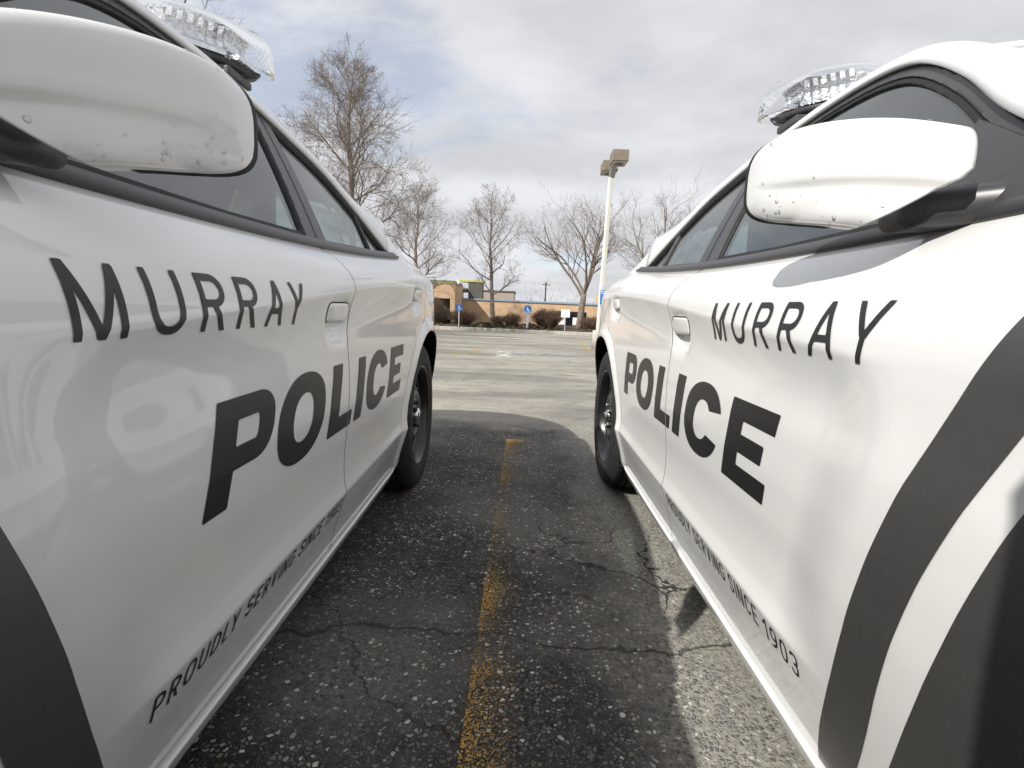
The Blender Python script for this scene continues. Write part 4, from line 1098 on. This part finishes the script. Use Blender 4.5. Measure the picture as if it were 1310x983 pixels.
# projecting block with an opening, then the long wall set back
bpart('front_block', [(-5.98, -5.62, 43.0, 43.4, -1., 2.42), (-20, -5.981, 43.0, 43.4, 1.30, 2.42), (-20, -8.30, 43.0, 43.4, -1., 1.299), (-5.92, -5.62, 43.401, 48.0, -1., 2.42)], M['brick'])
bpart('coping', [(-20.04, -5.57, 42.96, 48.0, 2.421, 2.50)], M['parapet'])
bpart('recess_panel', [(-8.29, -5.99, 44.3, 44.5, -.9, 1.29)], M['stucco'])
bpart('soffit', [(-8.29, -5.99, 43.41, 44.29, 1.301, 1.36)], M['stucco'])
bpart('recess_mullion', [(-7.55 + .75 * i, -7.49 + .75 * i, 44.22, 44.29, -.9, 1.28) for i in range(3)], M['winglass'])
bpart('long_wall', [(-5.61, 40, 48.0, 48.4, -1., 1.30)], M['brick'])
bpart('roof_fascia', [(-5.61, 40.05, 47.9, 48.5, 1.301, 1.44)], M['bluefascia'])
bpart('roof_slab', [(-5.6, 40, 48.51, 62, 1.0, 1.30), (-19.9, -5.7, 43.42, 62, 2.2, 2.40)], M['parapet'])
wf = bpart('window', [(2.55, 5.25, 47.93, 47.995, .55, .66), (2.55, 5.25, 47.93, 47.995, -.62, -.54), (2.55, 2.63, 47.93, 47.995, -.539, .549), (5.17, 5.25, 47.93, 47.995, -.539, .549), (3.86, 3.94, 47.93, 47.995, -.539, .549)], M['winglass'])
bpart('pane', [(2.631, 3.859, 47.95, 47.99, -.53, .54), (3.941, 5.169, 47.95, 47.99, -.53, .54)], M['winglass'], wf)
bpart('white_panel', [(2.7, 3.4, 47.90, 47.949, -.50, .22), (4.1, 4.75, 47.90, 47.949, -.50, .16)], M['white'], wf)
bpart('rooftop_unit', [(-5.55, -4.25, 52.0, 54, 1.31, 3.0)], M['stucco'])
M['sumac'] = pmat('yellow_green_cap', (.42, .44, .10), .6, noise=(3, .1))
bpart('rooftop_cap', [(-6.4, -4.15, 51.9, 54.1, 3.001, 3.17)], M['sumac'])
bpart('chimney', [(6.55, 6.95, 52, 52.6, 1.31, 2.3)], M['brick'])
M['greenroof'] = pmat('green_metal_roof', (.16, .20, .07), .6, noise=(2, .2))
f2b = empty('far_building', (-13, 70, -.9)); tag(f2b, 'distant building with a green roof band above the left end of the brick building', 'building')
MB().box((0, 0, 2.0), (9, 8, 4.0)).build('wall', M['parapet'], f2b); MB().box((-.2, -.3, 4.26), (9, 8.8, .5)).build('roof', M['greenroof'], f2b); MB().box((4.6, -3, 4.2), (.25, .25, 1.0)).build('vent_pipe', M['white'], f2b)
f3b = empty('far_building', (-4.3, 72, -.9)); tag(f3b, 'distant brown flat roofed building behind the slender tree', 'building')
MB().box((0, 0, 1.75), (5.4, 8, 3.5)).build('wall', M['parapet'], f3b); MB().box((0, 0, 3.58), (5.6, 8.2, .16)).build('roof', M['stucco'], f3b)
ut = empty('utility_pole', (2.35, 70, -.9)); tag(ut, 'thin dark utility pole rising behind the roof of the brick building', 'utility pole')
MB().tube([(0, 0, 0), (0, 0, 5.0)], [.11, .09], 8).build('pole', M['barkdark'], ut); MB().box((0, 0, 4.7), (.9, .1, .1)).build('crossarm', M['barkdark'], ut)
# far wood behind the roofs: reads as one mass
def wood_gen(n):
    r = random.Random(15)
    for k in range(n):
        x = r.uniform(-60, 70); hh = 2.2 + 1.6 * math.sin(x * .35) + 1.2 * math.sin(x * .13 + 1); z = -.5 + abs(r.gauss(0, .5)) * max(hh, .8) + .5
        a = r.uniform(-.6, .6); t = r.uniform(.25, .7)
        yield Vector((x, 95 + r.uniform(-3, 3), z)), Vector((math.sin(a), .0, math.cos(a))) * t, Vector((.022, .0, 0)), 0
leafy('far_trees', wood_gen(5000), [M['twig']], 'stuff')

# ------------------------------------------------------------------ lamp post and signs
M['cream'] = pmat('cream_painted_pole', (.70, .69, .62), .6, noise=(4, .08)); M['bronze'] = pmat('tan_lamp_housing', (.215, .175, .135), .55, noise=(5, .12)); M['lampdark'] = pmat('lamp_bracket', (.16, .15, .14), .5, noise=(5, .1))
M['lamplens'] = pmat('lamp_lens', (.45, .45, .42), .25, noise=(8, .15)); M['blue'] = pmat('sign_blue', (.035, .16, .48), .45, noise=(5, .08)); M['signwhite'] = pmat('sign_white', (.78, .78, .76), .5, noise=(5, .05)); M['post'] = pmat('galvanised_post', (.42, .44, .46), .5, noise=(5, .15))
lp = empty('lamp_post', (2.40, 18, -.39)); tag(lp, 'tall cream parking lot lamp post with two tan box heads', 'lamp post')
lean = .018
MB().tube([(0, 0, 0), (0, 0, .62)], [.19, .18], 20).build('concrete_base', M['concrete'], lp, True)
Rm = Matrix.Rotation(R(20), 3, 'Z')
MB().box((.055, 0, 3.02), (.125, .125, 4.9), Matrix.Rotation(R(1.2), 3, 'Y') @ Rm, .012).build('pole', M['cream'], lp)
MB().box((.135, 0, 5.75), (.15, .15, .58), Matrix.Rotation(R(1.2), 3, 'Y') @ Rm, .008).build('bracket', M['lampdark'], lp)
for dy, dx in ((-.62, .10), (.62, -.02)):
    c = Vector((.13 + dx, dy, 5.90)); hd = MB(); hd.box(c, (.48, .70, .33), bev=.018); h_ = hd.build('lamp_head', M['bronze'], lp)
    MB().box(c + Vector((0, 0, -.17)), (.42, .60, .03), bev=.006).build('lens', M['lamplens'], h_)
    mb = MB(); pr = [(.02, -.22), (.10, -.225), (.14, -.208), (.15, -.20)]; mb.lathe(pr, 24, 'z', tuple(c)); mb.build('reflector_ring', M['lampdark'], h_, True)
    MB().box((c.x * .6 + .05, dy * .35, 5.86), (.09, .40, .09), bev=.006).build('arm', M['lampdark'], h_)
def wheelchair(x, y):
    """access symbol in a unit square"""
    f = ell_(x, y, .42, .88, .085, .085)
    f = mn(f, seg_(x, y, (.42, .78), (.46, .44), .055)); f = mn(f, seg_(x, y, (.43, .62), (.66, .62), .035)); f = mn(f, seg_(x, y, (.42, .44), (.70, .44), .05)); f = mn(f, seg_(x, y, (.68, .46), (.82, .14), .05)); f = mn(f, seg_(x, y, (.79, .15), (.92, .19), .035))
    w_ = mxm(ring_(x, y, .47, .32, .30, .30, .065, .065), mn(y - .40, x - .40) * 0 + mxm(y - .36, -9)); return mn(f, mxm(ring_(x, y, .47, .32, .30, .30, .065, .065), mn(.34 - x, mxm(y - .30, x - .74))))
def flat_mark(name, sdf, x0, x1, z0, z1, n, mat, par, y, org, nz=None):
    xs = np.linspace(x0, x1, n); zs = np.linspace(z0, z1, nz or n); X, Z = np.meshgrid(xs, zs, indexing='ij'); P, Fc = clip_lattice(X, Z, sdf(X, Z))
    return mk(name, [(p[0] + org[0], y, p[1] + org[1]) for p in P], Fc, mat, par, False)
def access_sign(name, loc, top, label, w=.31, h=.46, postmat=None, pw=.045, text=True, kind=None, oval=False):
    """sign plate at height top on its own post, local to loc; loc=None hangs it on the lamp post"""
    t = empty(name, loc); tag(t, label, 'sign', 'blue accessible parking signs')
    if postmat: MB().box((0, .01 + pw / 2, top / 2), (pw, pw, top), bev=.004).build('post', postmat, t)
    if oval:
        mb = MB(); c = [(w / 2 * math.copysign(abs(math.cos(a)) ** .8, math.cos(a)), h / 2 * math.copysign(abs(math.sin(a)) ** .8, math.sin(a))) for a in np.linspace(0, 2 * math.pi, 40, endpoint=False)]
        mb.add([(x, -.006, top - h / 2 + z) for x, z in c] + [(x, .006, top - h / 2 + z) for x, z in c], [tuple(range(40)), tuple(range(40, 80))[::-1]] + [(i, i + 40, (i + 1) % 40 + 40, (i + 1) % 40) for i in range(40)]); pl = mb.build('plate', M['blue'], t)
    else: pl = MB().box((0, 0, top - h / 2), (w, .008, h), bev=.003).build('plate', M['blue'], t)
    sw = min(w, h) * .82
    flat_mark('symbol', lambda X, Z: wheelchair(X / sw, Z / sw) * sw, 0, sw, 0, sw, 50, M['signwhite'], pl, -.0075, (-sw / 2, top - h + h * .06))
    if text:
        hh = h * .085
        L1 = []; x = 0
        for ch in 'RESERVED':
            wd = .6; L1.append((ch if ch != 'S' else 'S', x, wd)); x += wd + .22
        L2 = []; x2 = 0
        for ch in 'PARKING':
            wd = .15 if ch == 'I' else .6; L2.append((ch, x2, wd)); x2 += wd + .22
        def k_(ch, X, Y): return None
        for LL, zz, tot in ((L1, top - h * .13, x), (L2, top - h * .26, x2)):
            LL = [(c, a, w_) for c, a, w_ in LL if c != 'K']
            sc = w * .84 / tot
            flat_mark('legend', lambda X, Z: word_thin(X / sc, Z / hh, LL, .22) * hh * .5, 0, w * .86, -.002, hh + .002, 150, M['signwhite'], pl, -.0075, (-w * .42, zz), 14)
    return t
access_sign('accessible_parking_sign', (2.535, 17.885, -.39), 1.93, 'blue reserved parking sign fixed to the cream lamp post', .315, .46)
access_sign('accessible_parking_sign', (-4.47, 36.45, -.6), 1.46, 'square blue accessible sign on a thin white post, leftmost at the planting bed', .46, .40, M['signwhite'], .05, text=False)
access_sign('accessible_parking_sign', (.10, 36.45, -.6), 1.62, 'oval blue accessible sign on a grey post in the planting bed', .50, .56, M['post'], .16, text=False, oval=True)
ws = empty('white_sign', (2.62, 36.45, -.6)); tag(ws, 'plain white sign plate on a thin grey post before the far window', 'sign')
MB().box((0, .03, .7), (.05, .05, 1.4), bev=.004).build('post', M['post'], ws); MB().box((0, 0, 1.18), (.58, .01, .52), bev=.004).build('plate', M['signwhite'], ws)

# ------------------------------------------------------------------ the photographer, standing behind the lens: casts the shadow on the right car
M['jacket'] = pmat('dark_jacket_cloth', (.035, .038, .045), .85, noise=(30, .2)); M['jeans'] = pmat('blue_jeans_cloth', (.05, .07, .12), .85, noise=(40, .2)); M['skin'] = pmat('skin', (.50, .32, .24), .55, noise=(12, .06)); M['hair'] = pmat('brown_hair', (.05, .03, .02), .6, noise=(60, .3)); M['shoe'] = pmat('black_leather', (.02, .02, .02), .4, noise=(20, .2))
def skinned(name, pts, edges, root_i, mat, parent, lev=2):
    me = bpy.data.meshes.new(name); me.from_pydata([p[:3] for p in pts], edges, []); o = bpy.data.objects.new(name, me); COL.objects.link(o)
    md = o.modifiers.new('skin', 'SKIN'); sv = me.skin_vertices[0].data
    for i, p in enumerate(pts):
        sv[i].radius = (p[3], p[4] if len(p) > 4 else p[3]); sv[i].use_root = (i == root_i)
    md.use_smooth_shade = True; sb = o.modifiers.new('sub', 'SUBSURF'); sb.levels = lev; sb.render_levels = lev
    me.materials.append(mat)
    if parent: o.parent = parent
    return o
pr = empty('person', (-.08, -.362, 0)); pr.scale = (1.04, 1.04, 1.10); tag(pr, 'person in a dark jacket standing between the two cars, holding a camera at waist height', 'person')
B = [(0, 0, .95, .15, .11), (0, .02, 1.10, .14, .11), (0, .05, 1.25, .16, .12), (0, .07, 1.40, .15, .11), (0, .05, 1.50, .06), (0, .05, 1.57, .055), (0, .045, 1.66, .075, .09), (0, .045, 1.72, .065, .08),
     (-.185, .05, 1.41, .062), (-.205, .035, 1.13, .05), (-.02, .245, .86, .034), (.19, .05, 1.41, .065), (.26, .08, 1.14, .05), (.155, .215, .82, .034),
     (-.10, 0, .86, .095), (-.12, .03, .48, .065), (-.13, -.01, .10, .048), (-.14, .12, .045, .042), (.10, 0, .86, .095), (.12, .03, .48, .065), (.13, -.01, .10, .048), (.14, .12, .045, .042)]
skinned('body', B, [(0, 1), (1, 2), (2, 3), (3, 4), (4, 5), (5, 6), (6, 7), (3, 8), (8, 9), (9, 10), (3, 11), (11, 12), (12, 13), (0, 14), (14, 15), (15, 16), (16, 17), (0, 18), (18, 19), (19, 20), (20, 21)], 0, M['jacket'], pr)
for sx, hx, hy, hz in ((-1, -.005, .255, .835), (1, .150, .225, .80)):
    P_ = [(hx, hy, hz, .030, .016)]; E_ = []
    for k in range(4):
        b = len(P_); fx = hx + sx * (-.012 + .0) ; zz_ = hz + .030 - .020 * k
        P_ += [(hx - sx * .005, hy + .035, zz_, .010), (hx + sx * .020 - sx * .03, hy + .068 - .003 * abs(k - 1), zz_ - .002, .0085), (hx + sx * -.035, hy + .072, zz_ - .004, .0075)]; E_ += [(0, b), (b, b + 1), (b + 1, b + 2)]
    b = len(P_); P_ += [(hx - sx * .022, hy + .012, hz + .035, .011), (hx - sx * .035, hy + .030, hz + .052, .009)]; E_ += [(0, b), (b, b + 1)]
    skinned('hand', P_, E_, 0, M['skin'], pr, 1)
mb = MB(); vs = []; 
for i in range(13):
    th = math.pi * i / 12
    for k in range(24):
        a = 2 * math.pi * k / 24; x, y, z = math.sin(th) * math.cos(a), math.sin(th) * math.sin(a), math.cos(th)
        face = max(y, 0); vs.append((x * .078 * (1 - .12 * max(-z, 0)), .055 + y * .098 + .014 * math.exp(-((x / .18) ** 2 + ((z + .12) / .22) ** 2)) * (y > .5), 1.70 + z * .122))
fs = [(i * 24 + k, i * 24 + (k + 1) % 24, (i + 1) * 24 + (k + 1) % 24, (i + 1) * 24 + k) for i in range(12) for k in range(24)]; mb.add(vs, fs)
for sx in (-1, 1): mb.lathe([(.002, .012), (.016, .010), (.022, 0), (.016, -.006)], 12, 'x', (sx * .078, .05, 1.69))
hd_ = mb.build('head', M['skin'], pr, True)
mb = MB(); mb.add([(x * 1.06, .05 + (y - .05) * 1.05, 1.70 + (z - 1.70) * 1.06) for x, y, z in vs[:24 * 8]], [f_ for f_ in fs if max(f_) < 24 * 8 and not (min(f_) > 24 * 3 and sum(vs[i][1] for i in f_) / 4 > .085)]); mb.build('hair', M['hair'], hd_, True)
for sx in (-1, 1): mb = MB(); mb.box((sx * .03, .142, 1.715), (.022, .008, .010), bev=.003); mb.build('eye', M['dark'], hd_)
MB().box((0, .146, 1.635), (.045, .010, .008), bev=.003).build('mouth', M['tail'], hd_)
for sx in (-1, 1): MB().box((sx * .135, .055, .045), (.095, .28, .09), bev=.035).build('shoe', M['shoe'], pr, True)
pc = empty('camera_body', (0, -.085, .885)); tag(pc, 'black camera with wide lens held between the cars by the person', 'camera')
MB().box((0, -.03, .0), (.14, .055, .10), bev=.012).build('camera_housing', M['trim'], pc, True); MB().box((0, -.03, .062), (.06, .05, .035), bev=.01).build('viewfinder', M['trim'], pc, True)
MB().lathe([(.001, .035), (.030, .036), (.036, .045), (.038, .045), (.038, .0), (.034, -.005), (.034, -.02)], 32, 'y').build('lens', M['trim'], pc, True)

# ------------------------------------------------------------------ light, sky, camera
SUN = Vector((.90, .88, -1.0)).normalized()          # direction the light travels
elev = math.asin(-SUN.z); azim = math.atan2(-SUN.x, -SUN.y)   # compass angle of the sun from +Y towards +X
w = bpy.data.worlds.new('World'); scn.world = w; w.use_nodes = True
nt = w.node_tree; nt.nodes.clear()
out = nt.nodes.new('ShaderNodeOutputWorld'); bg = nt.nodes.new('ShaderNodeBackground')
sky = nt.nodes.new('ShaderNodeTexSky'); sky.sky_type = 'NISHITA'; sky.sun_disc = False
sky.sun_elevation = elev; sky.sun_rotation = azim; sky.altitude = 1300
tc = nt.nodes.new('ShaderNodeTexCoord')
sep = nt.nodes.new('ShaderNodeSeparateXYZ'); nt.links.new(tc.outputs['Generated'], sep.inputs[0])
def math_(op, a, b=None, c=None):
    n = nt.nodes.new('ShaderNodeMath'); n.operation = op
    for i, q in enumerate((a, b, c)):
        if q is None: continue
        if isinstance(q, (int, float)): n.inputs[i].default_value = q
        else: nt.links.new(q, n.inputs[i])
    return n.outputs[0]
zz = math_('ADD', math_('MAXIMUM', sep.outputs[2], 0.0), .22)
px_ = math_('DIVIDE', sep.outputs[0], zz); py_ = math_('DIVIDE', sep.outputs[1], zz)
cmb = nt.nodes.new('ShaderNodeCombineXYZ'); nt.links.new(px_, cmb.inputs[0]); nt.links.new(py_, cmb.inputs[1])
def noise_(scale, detail, rough, off, dist=0.):
    mp = nt.nodes.new('ShaderNodeMapping'); mp.inputs['Location'].default_value = off; mp.inputs['Scale'].default_value = (1, 1.25, 1)
    nt.links.new(cmb.outputs[0], mp.inputs[0])
    n = nt.nodes.new('ShaderNodeTexNoise'); n.inputs['Scale'].default_value = scale; n.inputs['Detail'].default_value = detail; n.inputs['Roughness'].default_value = rough
    n.inputs['Distortion'].default_value = dist
    nt.links.new(mp.outputs[0], n.inputs['Vector']); return n.outputs['Fac']
def ramp_(x, a, b, lo, hi):
    n = nt.nodes.new('ShaderNodeMapRange'); n.interpolation_type = 'SMOOTHSTEP'
    n.inputs[1].default_value = a; n.inputs[2].default_value = b; n.inputs[3].default_value = lo; n.inputs[4].default_value = hi
    nt.links.new(x, n.inputs[0]); return n.outputs[0]
cover = ramp_(noise_(.95, 8, .56, (3.1, 1.7, 0), .15), .32, .45, .55, 1.)
shade = ramp_(noise_(1.5, 9, .54, (7.3, 2.2, 1.5), .2), .32, .68, 4.1, 5.4)
cl = nt.nodes.new('ShaderNodeCombineColor')
nt.links.new(math_('MULTIPLY', shade, .975), cl.inputs[0]); nt.links.new(math_('MULTIPLY', shade, .985), cl.inputs[1]); nt.links.new(math_('MULTIPLY', shade, 1.03), cl.inputs[2])
mixc = nt.nodes.new('ShaderNodeMix'); mixc.data_type = 'RGBA'
skyb = nt.nodes.new('ShaderNodeVectorMath'); skyb.operation = 'SCALE'; skyb.inputs['Scale'].default_value = 1.0
nt.links.new(sky.outputs[0], skyb.inputs[0])
nt.links.new(cover, mixc.inputs[0]); nt.links.new(skyb.outputs[0], mixc.inputs[6]); nt.links.new(cl.outputs[0], mixc.inputs[7])
nt.links.new(mixc.outputs[2], bg.inputs[0]); bg.inputs[1].default_value = .105
nt.links.new(bg.outputs[0], out.inputs[0])
sl = bpy.data.lights.new('sun', 'SUN'); sl.energy = 3.45; sl.angle = R(.5); sl.color = (1, .965, .90)
so = bpy.data.objects.new('sun', sl); COL.objects.link(so); so.rotation_euler = SUN.to_track_quat('-Z', 'Y').to_euler(); so.location = (-20, -20, 25)

cam = bpy.data.cameras.new('camera'); co = bpy.data.objects.new('camera', cam); COL.objects.link(co); scn.camera = co
cam.sensor_fit = 'HORIZONTAL'; cam.sensor_width = 36; cam.lens = 695.2 / 1310 * 36; cam.clip_start = .02; cam.clip_end = 3000
cam.shift_x = -15.467 / 1310; cam.shift_y = -.49 / 1310
yw, pt, rl = R(.1068), R(8.024), R(2.4808)
fw = Vector((math.sin(yw) * math.cos(pt), math.cos(yw) * math.cos(pt), -math.sin(pt))); rt_ = Vector((math.cos(yw), -math.sin(yw), 0)); up = rt_.cross(fw)
Rv = rt_ * math.cos(rl) + up * math.sin(rl); Uv = -rt_ * math.sin(rl) + up * math.cos(rl)
m3 = Matrix((Rv, Uv, -fw)).transposed()
co.matrix_world = Matrix.Translation((0, 0, .8909)) @ m3.to_4x4()
scn.view_settings.view_transform = 'Standard'; scn.view_settings.look = 'None'; scn.view_settings.exposure = 0.63; scn.view_settings.gamma = 1
